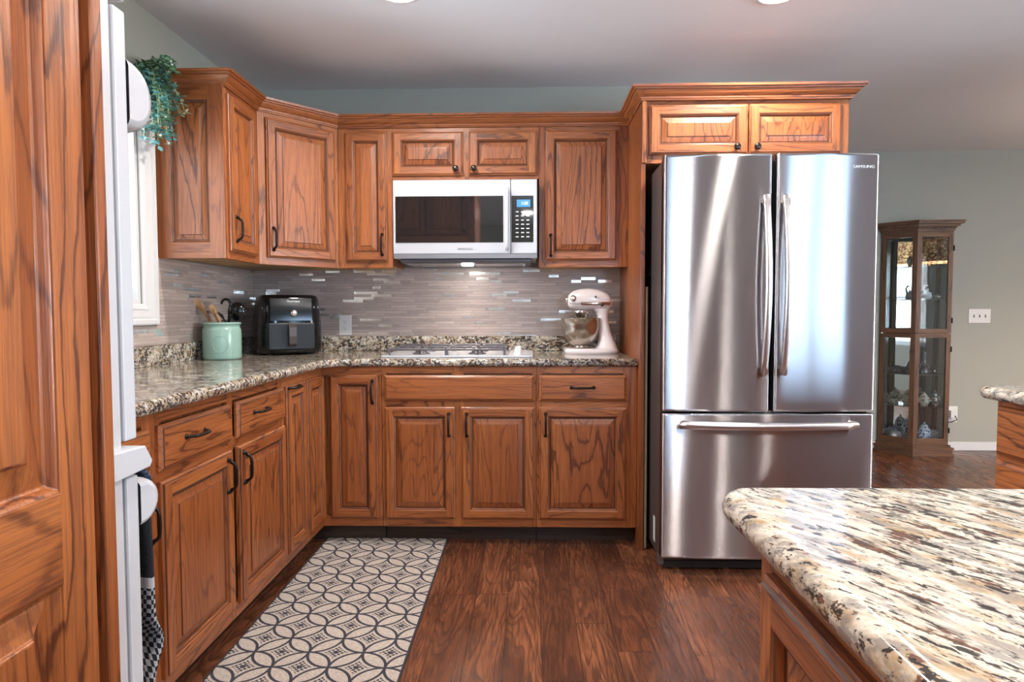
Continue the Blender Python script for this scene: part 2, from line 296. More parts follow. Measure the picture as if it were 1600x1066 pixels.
# ------------------------------------------------------------------ mesh builder
def rr(): return (random.uniform(0, 40), random.uniform(0, 40), random.uniform(0, 40))
class MB:
    def __init__(s): s.v = []; s.f = []; s.g = []; s.mi = []; s.sm = []
    def face(s, pts, g='z', off=(0, 0, 0), mat=0, smooth=False):
        b = len(s.v); s.v += [tuple(p) for p in pts]; s.f.append(list(range(b, b+len(pts))))
        for x, y, z in pts:
            q = (x, y, z) if g == 'z' else ((z, y, x) if g == 'x' else (x, z, y))
            s.g.append((q[0]+off[0], q[1]+off[1], q[2]+off[2]))
        s.mi.append(mat); s.sm.append(smooth)
    def box(s, x0, x1, y0, y1, z0, z1, g='z', mat=0, off=None):
        off = off or rr()
        P_ = [(x, y, z) for z in (z0, z1) for y in (y0, y1) for x in (x0, x1)]
        for q in ((0, 2, 3, 1), (4, 5, 7, 6), (0, 1, 5, 4), (2, 6, 7, 3), (0, 4, 6, 2), (1, 3, 7, 5)):
            s.face([P_[i] for i in q], g, off, mat)
        return s
    def grid(s, rows, closed=False, g='z', mat=0, smooth=True, caps=False, off=(0, 0, 0)):
        """rows of points; shared verts so smooth shading works"""
        b = len(s.v); n = len(rows[0])
        for r in rows: s.v += [tuple(p) for p in r]
        for i in range(len(rows)-1):
            for j in range(n if closed else n-1):
                k = (j+1) % n
                q = [b+i*n+j, b+i*n+k, b+(i+1)*n+k, b+(i+1)*n+j]
                s.f.append(q); s.mi.append(mat); s.sm.append(smooth)
                for w in q:
                    x, y, z = s.v[w]; c = (x, y, z) if g == 'z' else ((z, y, x) if g == 'x' else (x, z, y))
                    s.g.append((c[0]+off[0], c[1]+off[1], c[2]+off[2]))
        if caps:
            s.face(list(reversed(rows[0])), g, off, mat, False); s.face(rows[-1], g, off, mat, False)
        return s
    def lathe(s, prof, c=(0, 0, 0), n=24, mat=0, axis='z', smooth=True):
        rows = []
        for r, h in prof:
            row = []
            for k in range(n):
                a = 2*PI*k/n; x, y = r*math.cos(a), r*math.sin(a)
                p = {'z': (x, y, h), 'y': (x, -h, y), 'x': (h, x, y)}[axis]
                row.append((c[0]+p[0], c[1]+p[1], c[2]+p[2]))
            rows.append(row)
        return s.grid(rows, True, mat=mat, smooth=smooth, caps=True)
    def tube(s, pts, rad, n=10, mat=0, g='z', flat=1.0):
        pts = [Vector(p) for p in pts]; rad = rad if isinstance(rad, (list, tuple)) else [rad]*len(pts)
        rows = []; up = None
        for i, p in enumerate(pts):
            d = (pts[min(i+1, len(pts)-1)]-pts[max(i-1, 0)]).normalized()
            if up is None:
                up = Vector((0, 0, 1)) if abs(d.z) < .9 else Vector((1, 0, 0))
            a = (up-d*up.dot(d)).normalized(); up = a; b = d.cross(a)
            rows.append([p+a*(rad[i]*math.cos(2*PI*k/n))+b*(rad[i]*flat*math.sin(2*PI*k/n)) for k in range(n)])
        return s.grid(rows, True, mat=mat, caps=True, g=g, off=rr())
    def prism(s, poly, z0, z1, g='x', mat=0):
        off = rr(); n = len(poly)
        s.face([(x, y, z0) for x, y in reversed(poly)], g, off, mat); s.face([(x, y, z1) for x, y in poly], g, off, mat)
        for i in range(n):
            (a, b), (c, d) = poly[i], poly[(i+1) % n]
            s.face([(a, b, z0), (c, d, z0), (c, d, z1), (a, b, z1)], g, off, mat)
        return s
    def build(s, name, mats, parent=None, loc=None, bevel=0, sub=0, seg=2, rot=None):
        me = bpy.data.meshes.new(name); me.from_pydata(s.v, [], s.f)
        at = me.attributes.new('gc', 'FLOAT_VECTOR', 'CORNER'); at.data.foreach_set('vector', [c for g in s.g for c in g])
        me.polygons.foreach_set('material_index', s.mi); me.polygons.foreach_set('use_smooth', s.sm)
        if not isinstance(mats, (list, tuple)): mats = [mats]
        for m_ in mats: me.materials.append(M[m_])
        me.update()
        o = bpy.data.objects.new(name, me); COL.objects.link(o)
        if parent: o.parent = parent
        if loc: o.location = loc
        if rot: o.rotation_euler = rot
        if bevel:
            w = o.modifiers.new('weld', 'WELD'); w.merge_threshold = .0002
            b = o.modifiers.new('bevel', 'BEVEL'); b.width = bevel; b.segments = seg; b.limit_method = 'ANGLE'; b.angle_limit = .6
        if sub:
            if not bevel: w = o.modifiers.new('weld', 'WELD'); w.merge_threshold = .0002
            q = o.modifiers.new('sub', 'SUBSURF'); q.levels = sub; q.render_levels = sub
        return o

def thing(name, label, cat, loc=(0, 0, 0), rotz=0, group=None):
    o = bpy.data.objects.new(name, None); COL.objects.link(o); o.empty_display_size = .1
    o.location = loc; o.rotation_euler = (0, 0, rotz); o['label'] = label; o['category'] = cat
    if group: o['group'] = group
    return o
def tag(o, label, cat, group=None):
    o['label'] = label; o['category'] = cat
    if group: o['group'] = group
    return o
def struct(o): o['kind'] = 'structure'; return o
def text(name, body, size, mat, parent, loc, rot, ext=.0004, sx=1.0, bold=0):
    cu = bpy.data.curves.new(name, 'FONT'); cu.body = body; cu.size = size; cu.extrude = ext; cu.align_x = 'CENTER'; cu.align_y = 'CENTER'; cu.offset = bold
    o = bpy.data.objects.new(name, cu); COL.objects.link(o); bpy.context.view_layer.update()
    me = bpy.data.meshes.new_from_object(o.evaluated_get(bpy.context.evaluated_depsgraph_get())); bpy.data.objects.remove(o)
    me.materials.clear(); me.materials.append(M[mat])
    o = bpy.data.objects.new(name, me); COL.objects.link(o); o.parent = parent; o.location = loc; o.rotation_euler = rot; o.scale = (sx, 1, 1)
    return o

# ------------------------------------------------------------------ cabinet pieces (local frame: x across, outward is -y, z up)
def ring_panel(mb, x0, x1, z0, z1, y0, prof, flat_i=None, gall=None, gz=()):
    """prof: list of (inset, out). flat_i: index of the flat band built as stiles and rails."""
    os_, or_, op = rr(), rr(), rr()
    def R(k):
        i, d = prof[k]; return [(x0+i, y0-d, z0+i), (x1-i, y0-d, z0+i), (x1-i, y0-d, z1-i), (x0+i, y0-d, z1-i)]
    for k in range(len(prof)-1):
        A, B = R(k), R(k+1)
        if flat_i is not None and k == flat_i:
            a, b = prof[k][0], prof[k+1][0]; y = y0-prof[k][1]
            for (p, q) in ((x0+a, x0+b), (x1-b, x1-a)):
                mb.face([(p, y, z0+a), (q, y, z0+a), (q, y, z1-a), (p, y, z1-a)], 'z', rr())
            for (p, q) in ((z0+a, z0+b), (z1-b, z1-a)):
                mb.face([(x0+b, y, p), (x1-b, y, p), (x1-b, y, q), (x0+b, y, q)], 'x', rr())
            continue
        inner = flat_i is not None and k > flat_i+3
        for j in range(4):
            g = gall or ('z' if inner or j in (1, 3) else 'x')
            off = op if inner else (or_ if j in (0, 2) else os_)
            q = (j+1) % 4
            mb.face([A[j], A[q], B[q], B[j]], g, off, 1 if k in gz else 0)
    mb.face(R(len(prof)-1), gall or 'z', op)
    mb.face([(x0, y0, z1), (x1, y0, z1), (x1, y0, z0), (x0, y0, z0)], 'z', os_)
def door_prof(w, h):
    sw = .052 if min(w, h) > .17 else .045
    bv = min(.030, (min(w, h)-2*sw)*.28)
    return [(0, 0), (0, .011), (.003, .0135), (.006, .0145), (.008, .0185), (.011, .0195), (sw-.010, .0195), (sw-.007, .0172), (sw-.003, .0155), (sw, .0085),
            (sw+.003, .0060), (sw+.006, .0075), (sw+bv*.6, .0110), (sw+bv, .0140), (sw+bv+.0012, .0172), (sw+bv+.004, .0176)], 5
def door(parent, x0, x1, z0, z1, yf, name='door', mat='oak'):
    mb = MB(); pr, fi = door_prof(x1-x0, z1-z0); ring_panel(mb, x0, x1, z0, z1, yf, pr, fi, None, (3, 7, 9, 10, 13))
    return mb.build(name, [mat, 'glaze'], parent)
def drawer(parent, x0, x1, z0, z1, yf, name='drawer', mat='oak'):
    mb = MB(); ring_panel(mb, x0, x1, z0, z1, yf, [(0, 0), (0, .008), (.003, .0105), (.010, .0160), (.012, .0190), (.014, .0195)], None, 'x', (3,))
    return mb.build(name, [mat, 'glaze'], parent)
def pull_mesh():
    mb = MB(); H = .047; pts = []; rad = []
    for k in range(21):
        u = -1+k/10; z = u*H; y = -.0275+.0205*abs(u)**7
        pts.append((0, y, z)); rad.append(.0042+.0016*(1-u*u) if abs(u) < .72 else (.0036 if abs(u) < .8 else .0052))
    mb.tube(pts, rad, 10)
    for s in (-1, 1):
        mb.lathe([(.0085, 0), (.0088, .002), (.0065, .0035), (.0048, .006), (.0052, .0095), (.003, .011)], (0, 0, s*.0535), 14, axis='y')
        mb.tube([(0, -.006, s*.0535), (0, -.010, s*.050), (0, -.014, s*.047)], .0046, 8)
    return mb
_pull = pull_mesh().build('handle', 'bronze'); PULL = _pull.data; bpy.data.objects.remove(_pull)
_k = MB().lathe([(.0085, 0), (.009, .002), (.0055, .004), (.0050, .010), (.010, .013), (.0155, .018), (.0165, .022), (.0145, .026), (.007, .0285), (.002, .029)], (0, 0, 0), 20, axis='y').build('knob', 'bronze_worn'); KNOB = _k.data; bpy.data.objects.remove(_k)
def pull(door_o, x, z, y, horiz=False):
    o = bpy.data.objects.new('handle', PULL); COL.objects.link(o); o.parent = door_o; o.location = (x, y, z)
    if horiz: o.rotation_euler = (0, PI/2, 0)
def knob(door_o, x, z, y):
    o = bpy.data.objects.new('knob', KNOB); COL.objects.link(o); o.parent = door_o; o.location = (x, y, z)
def frame(parent, x0, x1, z0, z1, yf, stiles, rails, t=.019, mat='oak', name='face_frame'):
    """stiles: (xa, xb); rails: (za, zb) between the outer stiles; front plane at y=yf"""
    mb = MB()
    for a, b in stiles: mb.box(a, b, yf, yf+t, z0, z1, 'z')
    xs = sorted(stiles)
    for r in rails:
        za, zb = r[:2]
        for (a, b), (c, d) in zip(xs[:-1], xs[1:]):
            if len(r) > 2 and not (r[2] <= b and d <= r[3]+.1): pass
            mb.box(b, c, yf, yf+t, za, zb, 'x')
    return mb.build(name, mat, parent, bevel=.0008, seg=1)

FB, TOP = .0875, .880
DT, DB, OT, OB = .8375, .7098, .6811, .1297
def base_unit(name, label, loc, rotz, w, dep, stiles, rails, doors=(), drawers=(), toe=True, side=None):
    """dep = outward distance of the face-frame front from the local origin line"""
    t = thing(name, label, 'cabinet', loc, rotz)
    mb = MB(); mb.box(0.001, w-.001, -dep+.0195, -.004, FB, TOP-.001, 'z')
    mb.build('carcass', 'oak_side', t)
    frame(t, 0.0005, w-.0005, FB, TOP-.001, -dep, stiles, rails)
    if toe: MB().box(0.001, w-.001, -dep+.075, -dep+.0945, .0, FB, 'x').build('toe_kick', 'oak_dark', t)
    for (a, b, z0, z1, h) in doors:
        d = door(t, a, b, z0, z1, -dep)
        if h: pull(d, h[0], h[1], -dep-.0195, len(h) > 2)
    for (a, b, z0, z1, h) in drawers:
        d = drawer(t, a, b, z0, z1, -dep)
        if h: pull(d, h[0], h[1], -dep-.0195, True)
    return t

R3 = [(.845, TOP-.001), (.676, .718), (FB, .138)]
R2 = [(.830, TOP-.001), (FB, .138)]
# ---- left run (faces +X): local x = worldY - oy
LD = .606
def L(y): return y
oy = -2.520
base_unit('base_cabinet', 'oak base cabinet nearest the wall oven, partly behind the dark towel', (0, oy, 0), PI/2, .459, LD,
          [(0, .035), (.42, .459)], R3,
          doors=[(.015, .437, OB, OT, (.411, .59))],
          drawers=[(.015, .437, DB, DT, None)])
oy = -2.060
base_unit('base_cabinet', 'oak base cabinet on the left run with two drawers above two doors', (0, oy, 0), PI/2, .915, LD,
          [(0, .04), (.44, .475), (.875, .915)], R3,
          doors=[(.021, .441, OB, OT, (.398, .603)), (.4885, .914-.0, OB, OT, (.517, .603))],
          drawers=[(.021, .441, DB, DT, (.197, .784)), (.4885, .914, DB, DT, (.66, .784))])
oy = -1.144
base_unit('base_cabinet', 'narrow oak pull-out cabinet beside the inner corner, handle laid crosswise at its top', (0, oy, 0), PI/2, .262, LD,
          [(0, .02), (.242, .262)], R2, doors=[(.021, .250, OB, DT, (.085, .829, 1))])
# corner cabinet: L-shaped, two leaves
t = thing('corner_cabinet', 'oak corner base cabinet with two leaves meeting at the inner corner', 'cabinet', (0, 0, 0), 0)
mb = MB(); mb.prism([(.004, -.004), (.004, -.881), (LD-.02, -.881), (LD-.02, -.606), (.897, -.606), (.897, -.004)], FB, TOP-.001, 'z'); mb.build('carcass', 'oak_side', t)
mb = MB(); mb.box(LD-.019, LD, -.8815, -.625, .830, TOP-.001, 'x'); mb.box(LD-.019, LD, -.8815, -.625, FB, .138, 'x'); mb.box(LD-.019, LD, -.8815, -.86, .138, .830)
mb.box(LD-.019, .898, -.625, -.6065, .830, TOP-.001, 'x'); mb.box(LD-.019, .898, -.625, -.6065, FB, .138, 'x'); mb.box(.866, .898, -.625, -.6065, .138, .830)
mb.build('face_frame', 'oak', t, bevel=.0008, seg=1)
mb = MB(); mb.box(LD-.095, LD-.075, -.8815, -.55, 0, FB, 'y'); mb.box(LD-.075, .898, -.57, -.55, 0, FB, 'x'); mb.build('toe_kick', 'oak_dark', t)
d = door(t, -.872, -.6465, OB, DT, 0, 'door'); d.rotation_euler = (0, 0, PI/2); d.location = (LD, 0, 0)
d = door(t, .6445, .879, OB, DT, -.625, 'door'); pull(d, .858, .757, -.6445)
# ---- back run (faces -Y)
BD = .625
base_unit('base_cabinet', 'oak base cabinet under the cooktop with one wide false drawer and two doors', (.900, 0, 0), 0, .756, BD,
          [(0, .022), (.345, .402), (.736, .756)], R3,
          doors=[(.0145, .358, OB, OT, (.331, .596)), (.390, .747, OB, OT, (.418, .596))],
          drawers=[(.0145, .747, DB, DT, None)])
base_unit('base_cabinet', 'oak base cabinet below the stand mixer with one drawer above one door', (1.657, 0, 0), 0, .487, BD,
          [(0, .025), (.42, .487)], R3,
          doors=[(.013, .436, OB, OT, (.044, .598))], drawers=[(.013, .436, DB, DT, (.222, .7785))])
tag(MB().box(2.1455, 2.1665, -.690, -.004, 0, 2.117, 'z').build('tall_panel', 'oak_side'), 'tall oak end panel between the counter and the refrigerator', 'panel')

# ------------------------------------------------------------------ upper cabinets
UB, UT = 1.381, 2.130
UO, UC = 1.415, 2.094
def upper(name, label, loc, rotz, w, dep, zb, stiles, rails, doors=(), knobs=(), body=True, zt=UT):
    t = thing(name, label, 'cabinet', loc, rotz)
    if body:
        mb = MB(); mb.box(0.0005, w-.0005, -dep+.0195, -.004, zb+.012, zt, 'z'); mb.build('carcass', 'oak_side', t)
        MB().box(.012, w-.012, -dep+.02, -.006, zb+.009, zb+.0118, 'x').build('underside', 'oak_raw', t)
    frame(t, 0.0005, w-.0005, zb, zt, -dep, stiles, rails)
    for (a, b, z0, z1, h) in doors:
        d = door(t, a, b, z0, z1, -dep)
        if h and h[0] == 'k': knob(d, h[1], h[2], -dep-.0195)
        elif h: pull(d, h[0], h[1], -dep-.0195)
    return t
t = upper('wall_cabinet', 'narrow oak wall cabinet on the left wall with a paneled end', (0, -.9585, 0), PI/2, .330, .308, UB,
      [(0, .018), (.285, .330)], [(2.065, UT), (UB, 1.418)], [(.008, .290, UO, UC, (.049, 1.514))], body=False)
mb = MB(); mb.box(.004, .3285, -.2885, -.004, UB+.012, UT); mb.build('carcass', 'oak_side', t)
MB().box(.012, .32, -.285, -.006, UB+.009, UB+.0118, 'x').build('underside', 'oak_raw', t)
# end panel, facing the camera: frame and raised panel built on its side
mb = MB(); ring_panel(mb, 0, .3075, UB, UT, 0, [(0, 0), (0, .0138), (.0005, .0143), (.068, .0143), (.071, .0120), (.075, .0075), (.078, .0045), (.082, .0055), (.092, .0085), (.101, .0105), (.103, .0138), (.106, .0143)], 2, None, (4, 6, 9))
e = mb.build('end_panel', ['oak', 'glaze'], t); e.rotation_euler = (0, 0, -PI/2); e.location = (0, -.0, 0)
# diagonal corner
ax, ay, bx_, by = .3085, -.6283, .6045, -.3050
fw_ = math.hypot(bx_-ax, by-ay); ang = math.atan2(by-ay, bx_-ax)
t = thing('wall_cabinet', 'diagonal oak corner wall cabinet above the air fryer', 'cabinet', (ax, ay, 0), ang)
frame(t, 0, fw_, UB, UT, 0, [(0, .046), (fw_-.040, fw_)], [(2.065, UT), (UB, 1.418)])
d = door(t, .038, .413, UO, UC, 0); pull(d, .066, 1.506, -.0195)
mb = MB(); ca, sa = math.cos(-ang), math.sin(-ang)
def tol(x, y): return ((x-ax)*ca-(y-ay)*sa, (x-ax)*sa+(y-ay)*ca)
ins = [(.004, -.004), (.004, -.6255), (.285, -.6255), (.5985, -.285), (.6015, -.004)]
mb.prism([tol(*q) for q in ins], UB+.012, UT, 'z'); mb.build('carcass', 'oak_side', t)
MB().prism([tol(*q) for q in [(.012, -.012), (.012, -.61), (.28, -.61), (.585, -.29), (.585, -.012)]], UB+.009, UB+.0118, 'x').build('underside', 'oak_raw', t)
upper('wall_cabinet', 'narrow oak wall cabinet just left of the microwave', (.6055, 0, 0), 0, .289, .305, UB, [(0, .05), (.252, .289)], [(2.065, UT), (UB, 1.418)],
      [(.040, .262, UO, UC, (.236, 1.503))])
upper('wall_cabinet', 'short oak wall cabinet directly above the microwave with two small doors', (.895, 0, 0), 0, .779, .305, 1.846, [(0, .018), (.372, .415), (.772-.012, .779)], [(2.065, UT), (1.846, 1.875)],
      [(.0045, .378, 1.866, UC, ('k', .341, 1.897)), (.409, .770, 1.866, UC, ('k', .437, 1.897))])
upper('wall_cabinet', 'oak wall cabinet above the stand mixer with one door', (1.6745, 0, 0), 0, .4700, .305, UB, [(0, .050), (.398, .470)], [(2.065, UT), (UB, 1.418)],
      [(.034, .409, UO, UC, (.061, 1.495))])
t = upper('wall_cabinet', 'deep oak cabinet above the refrigerator with two doors', (2.1675, 0, 0), 0, .9305, .690, 1.835, [(.0, .026), (.88, .9305)], [(2.065, UT), (1.835, 1.885)],
      [(.0135, .4660, 1.872, 2.100, ('k', .411, 1.900)), (.4710, .892, 1.872, 2.100, ('k', .503, 1.900))])
MB().box(-.0205, -.0015, -.709, -.6905, 1.835, UT).build('filler_stile', 'oak', t, bevel=.0008, seg=1)

# crown moulding swept along the tops
path = [(.003, -.963), (.313, -.963), (.3125, -.6265), (.6065, -.3095), (2.1445, -.3095), (2.1445, -.7095), (3.1005, -.7095), (3.1005, -.004)]
prof = [(-.004, 2.118), (.004, 2.118), (.006, 2.124), (.009, 2.126), (.010, 2.133), (.016, 2.137), (.024, 2.144), (.030, 2.153), (.032, 2.158), (.040, 2.160), (.042, 2.166), (.050, 2.168), (.052, 2.178), (-.004, 2.178)]
rows = []
def mit(i):
    p = Vector(path[i]); 
    def nrm(a, b): d = (Vector(b)-Vector(a)).normalized(); return Vector((d.y, -d.x))
    if i == 0: return nrm(path[0], path[1])
    if i == len(path)-1: return nrm(path[-2], path[-1])
    a, b = nrm(path[i-1], path[i]), nrm(path[i], path[i+1]); m_ = (a+b).normalized(); return m_/m_.dot(a)
mb = MB()
for i in range(len(path)-1):
    A = [(path[i][0]+mit(i).x*o, path[i][1]+mit(i).y*o, z) for o, z in prof]; B = [(path[i+1][0]+mit(i+1).x*o, path[i+1][1]+mit(i+1).y*o, z) for o, z in prof]
    dx, dy = path[i+1][0]-path[i][0], path[i+1][1]-path[i][1]; g = 'x' if abs(dx) >= abs(dy) else 'y'; off = rr()
    for k in range(len(prof)-1): mb.face([A[k], B[k], B[k+1], A[k+1]], g, off)
    if i == 0: mb.face(A, g, off)
    if i == len(path)-2: mb.face(list(reversed(B)), g, off)
tag(mb.build('crown_moulding', 'oak'), 'stained oak crown moulding running along the tops of all wall cabinets', 'moulding')

# ------------------------------------------------------------------ countertops
def offs(poly, d):
    n = len(poly); out = []
    for i in range(n):
        p, a, b = Vector(poly[i]), Vector(poly[i-1]), Vector(poly[(i+1) % n])
        d1, d2 = (p-a).normalized(), (b-p).normalized(); n1, n2 = Vector((-d1.y, d1.x)), Vector((-d2.y, d2.x))
        m_ = (n1+n2).normalized(); out.append(tuple(p+m_*(d/max(.3, m_.dot(n1)))))
    return out
def slab(mb, poly, z0, z1, r, n=5):
    """poly counter-clockwise; rounded top and bottom edge"""
    rows = []
    for k in range(n+1):
        a = PI/2*k/n; rows.append([(x, y, z0+r*(1-math.sin(a))) for x, y in offs(poly, r*(1-math.cos(a)) if False else r*(1-math.sin(PI/2-a)) )][:] if False else
                                   [(x, y, z0+r-r*math.cos(a)) for x, y in offs(poly, r-r*math.sin(a))])
    for k in range(n+1):
        a = PI/2*k/n; rows.append([(x, y, z1-r+r*math.sin(a)) for x, y in offs(poly, r-r*math.cos(a))])
    mb.grid(rows, True, caps=True)
CE = .652; R0 = .125
arc = [(CE+R0-R0*math.cos(a), -CE-R0+R0*math.sin(a)) for a in [PI/2*k/8 for k in range(9)]]
LE = -2.53
poly = [(.003, -.003), (.003, LE), (CE, LE)] + [(CE, -2.0), (CE, -1.4)] + arc + [(1.2, -CE), (2.1445, -CE), (2.1445, -.003)]
mb = MB(); slab(mb, poly, .8805, .918, .017)
tag(mb.build('countertop', 'granite'), 'speckled granite countertop wrapping the left and back cabinet runs', 'countertop')
mb = MB(); mb.box(.003, .0235, LE, -.003, .9185, 1.005); mb.box(.0235, 2.1445, -.0235, -.003, .9185, 1.005); tag(mb.build('granite_upstand', 'granite', bevel=.003), 'low granite upstand strip along the walls behind the countertop', 'backsplash')
tag(MB().box(.0105, 2.1445, -.0095, -.001, 1.0055, 1.40).build('tile_backsplash', 'tile_back'), 'taupe linear mosaic backsplash with pearly inlays on the back wall', 'backsplash')
mb = MB(); mb.box(.001, .0095, -.999, -.010, 1.0055, 1.385); mb.box(.001, .0095, LE, -.999, 1.0055, 1.087)
tag(mb.build('tile_backsplash', 'tile_left'), 'mosaic backsplash on the left wall behind the utensil crock', 'backsplash')

# islands
def rpoly(x0, x1, y0, y1, r, n=6):
    out = []
    for cx, cy, a0 in ((x0+r, y0+r, PI), (x1-r, y0+r, 1.5*PI), (x1-r, y1-r, 0), (x0+r, y1-r, PI/2)):
        out += [(cx+r*math.cos(a0+PI/2*k/n), cy+r*math.sin(a0+PI/2*k/n)) for k in range(n+1)]
    return out
mb = MB(); slab(mb, rpoly(1.866, 3.05, -5.0, -2.905, .045), .880, .918, .0185)
tag(mb.build('island_top', 'granite_island'), 'large pale streaky granite island top in the right foreground', 'countertop')
t = thing('kitchen_island', 'oak island base under the foreground granite, paneled side facing the rug', 'island')
mb = MB(); mb.box(1.925, 3.0, -4.95, -2.975, .10, .879); mb.build('carcass', 'oak_side', t)
MB().box(1.99, 2.95, -4.9, -3.05, 0, .10).build('toe_kick', 'oak_dark', t)
mb = MB(); mb.box(1.905, 1.925, -3.012, -2.975, .0, .879); mb.box(1.905, 1.925, -4.95, -3.012, .845, .879, 'y'); mb.box(1.905, 1.925, -4.95, -3.012, .1, .14, 'y'); mb.build('face_frame', 'oak', t, bevel=.001)
for a, b in ((.042, .60), (.62, 1.18), (1.2, 1.76)):
    d = door(t, a, b, .14, .845, 0, 'side_panel'); d.rotation_euler = (0, 0, -PI/2); d.location = (1.905, -2.975, 0)
mb = MB(); slab(mb, rpoly(2.985, 3.75, -2.62, -1.738, .05), .880, .918, .0185)
tag(mb.build('island_top', 'granite_island'), 'granite top of the small far cabinet at the right edge', 'countertop')
t = thing('drawer_cabinet', 'oak drawer cabinet at the right edge, before the sage wall', 'cabinet', (3.034, -1.780, 0), -PI/2)
MB().box(.001, .80, .02, .66, FB, .879).build('carcass', 'oak_side', t)
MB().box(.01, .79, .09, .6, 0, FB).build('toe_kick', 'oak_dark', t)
frame(t, 0, .80, FB, .879, 0, [(0, .03), (.77, .80)], [(.86, .879), (.69, .725), (.41, .44), (FB, .13)])
for z0, z1 in ((.716, .862), (.43, .70), (.125, .415)):
    d = drawer(t, .015, .785, z0, z1, 0); pull(d, .40, (z0+z1)/2, -.0195, True)

# ------------------------------------------------------------------ room
FX = 7.0; RY = -6.6; DY = 1.586; CZ = 2.4265
def wallbox(name, boxes, mat='wall'):
    mb = MB()
    for b in boxes: mb.box(*b)
    return struct(mb.build(name, mat))
wallbox('floor', [(-.12, FX+.12, RY-.12, DY+.12, -.06, 0)], 'floor')
wallbox('ceiling', [(-.12, FX+.12, RY-.12, DY+.12, CZ, CZ+.06)], 'ceiling')
wy0, wy1, wz0, wz1 = -2.11, -1.09, 1.18, 2.045
wallbox('wall_left', [(-.12, 0, RY, wy0, 0, CZ), (-.12, 0, wy1, .12, 0, CZ), (-.12, 0, wy0, wy1, 0, wz0), (-.12, 0, wy0, wy1, wz1, CZ)])
wallbox('wall_back', [(0, 3.16, 0, .12, 0, CZ), (3.04, 3.16, .12, DY, 0, CZ)])
wallbox('wall_dining', [(3.04, FX, DY, DY+.12, 0, CZ)])
wallbox('wall_right', [(FX, FX+.12, RY, -3.7, 0, CZ), (FX, FX+.12, -2.35, DY+.12, 0, CZ), (FX, FX+.12, -3.7, -2.35, 0, .65), (FX, FX+.12, -3.7, -2.35, 2.05, CZ)])
wallbox('wall_rear', [(0, 2.74, RY-.12, RY, 0, CZ), (3.22, 4.93, RY-.12, RY, 0, CZ), (6.31, FX, RY-.12, RY, 0, CZ), (2.74, 3.22, RY-.12, RY, 0, .95), (2.74, 3.22, RY-.12, RY, 2.15, CZ), (4.93, 6.31, RY-.12, RY, 2.12, CZ)])
def window(n, boxes, pane):
    w = struct(bpy.data.objects.new('window_%d' % n, None)); COL.objects.link(w)
    mb = MB()
    for b in boxes: mb.box(*b)
    mb.build('window_frame', 'trim', w, bevel=.003)
    MB().box(*pane).build('pane', 'glass', w)
    return w
# sink window: casing with a moulded profile, jamb and sash
w = window(1, [(-.115, -.001, wy0+.001, wy0+.02, wz0, wz1), (-.115, -.001, wy1-.02, wy1-.001, wz0, wz1), (-.115, -.001, wy0+.02, wy1-.02, wz0, wz0+.02), (-.115, -.001, wy0+.02, wy1-.02, wz1-.02, wz1),
               (-.10, -.07, wy0+.02, wy0+.06, wz0+.02, wz1-.02), (-.10, -.07, wy1-.06, wy1-.02, wz0+.02, wz1-.02), (-.10, -.07, wy0+.06, wy1-.06, wz0+.02, wz0+.06), (-.10, -.07, wy0+.06, wy1-.06, wz1-.06, wz1-.02)],
           (-.087, -.084, wy0+.06, wy1-.06, wz0+.06, wz1-.06))
mb = MB()
pr = [(0, 0), (0, .022), (.006, .026), (.022, .026), (.028, .018), (.034, .020), (.062, .014), (.068, .017), (.080, .012), (.090, .006), (.090, 0)]
cas = [(wy0-.085, wz0-.088), (wy1+.091, wz0-.088), (wy1+.091, wz1+.088), (wy0-.085, wz1+.088)]
for j in range(4):
    for k in range(len(pr)-1):
        def pt(j, k):
            i, d = pr[k]; y, z = cas[j % 4]; sy = 1 if j % 4 in (0, 3) else -1; sz = 1 if j % 4 in (0, 1) else -1
            return (d+.0005, y+sy*i, z+sz*i)
        mb.face([pt(j, k), pt(j+1, k), pt(j+1, k+1), pt(j, k+1)])
struct(mb.build('trim_1', 'trim'))
window(2, [(2.74, 2.78, RY-.09, RY-.03, .95, 2.15), (3.18, 3.22, RY-.09, RY-.03, .95, 2.15), (2.78, 3.18, RY-.09, RY-.03, .95, 1.0), (2.78, 3.18, RY-.09, RY-.03, 2.1, 2.15), (2.78, 3.18, RY-.08, RY-.04, 1.53, 1.57)], (2.78, 3.18, RY-.062, RY-.058, 1.0, 2.1))
window(3, [(FX+.03, FX+.09, -3.7, -3.64, .65, 2.05), (FX+.03, FX+.09, -2.41, -2.35, .65, 2.05), (FX+.03, FX+.09, -3.64, -2.41, 1.32, 1.36), (FX+.03, FX+.09, -3.64, -2.41, .65, .71), (FX+.03, FX+.09, -3.64, -2.41, 1.99, 2.05)], (FX+.058, FX+.062, -3.64, -2.41, .71, 1.99))
d1 = struct(bpy.data.objects.new('door_1', None)); COL.objects.link(d1)
mb = MB()
for b in ((4.93, 5.0), (5.59, 5.65), (6.24, 6.31)): mb.box(b[0], b[1], RY-.09, RY-.03, 0.001, 2.12)
for a, b in ((5.0, 5.59), (5.65, 6.24)): mb.box(a, b, RY-.09, RY-.03, .001, .12); mb.box(a, b, RY-.09, RY-.03, 2.02, 2.12)
mb.build('door_frame', 'trim', d1, bevel=.003)
mb = MB(); mb.box(5.0, 5.59, RY-.062, RY-.058, .12, 2.02); mb.box(5.65, 6.24, RY-.062, RY-.058, .12, 2.02); mb.build('pane', 'glass', d1)
mb = MB(); mb.box(3.165, FX-.001, DY-.014, DY-.0005, 0.0005, .072); struct(mb.build('baseboard_dining', 'trim', bevel=.004))

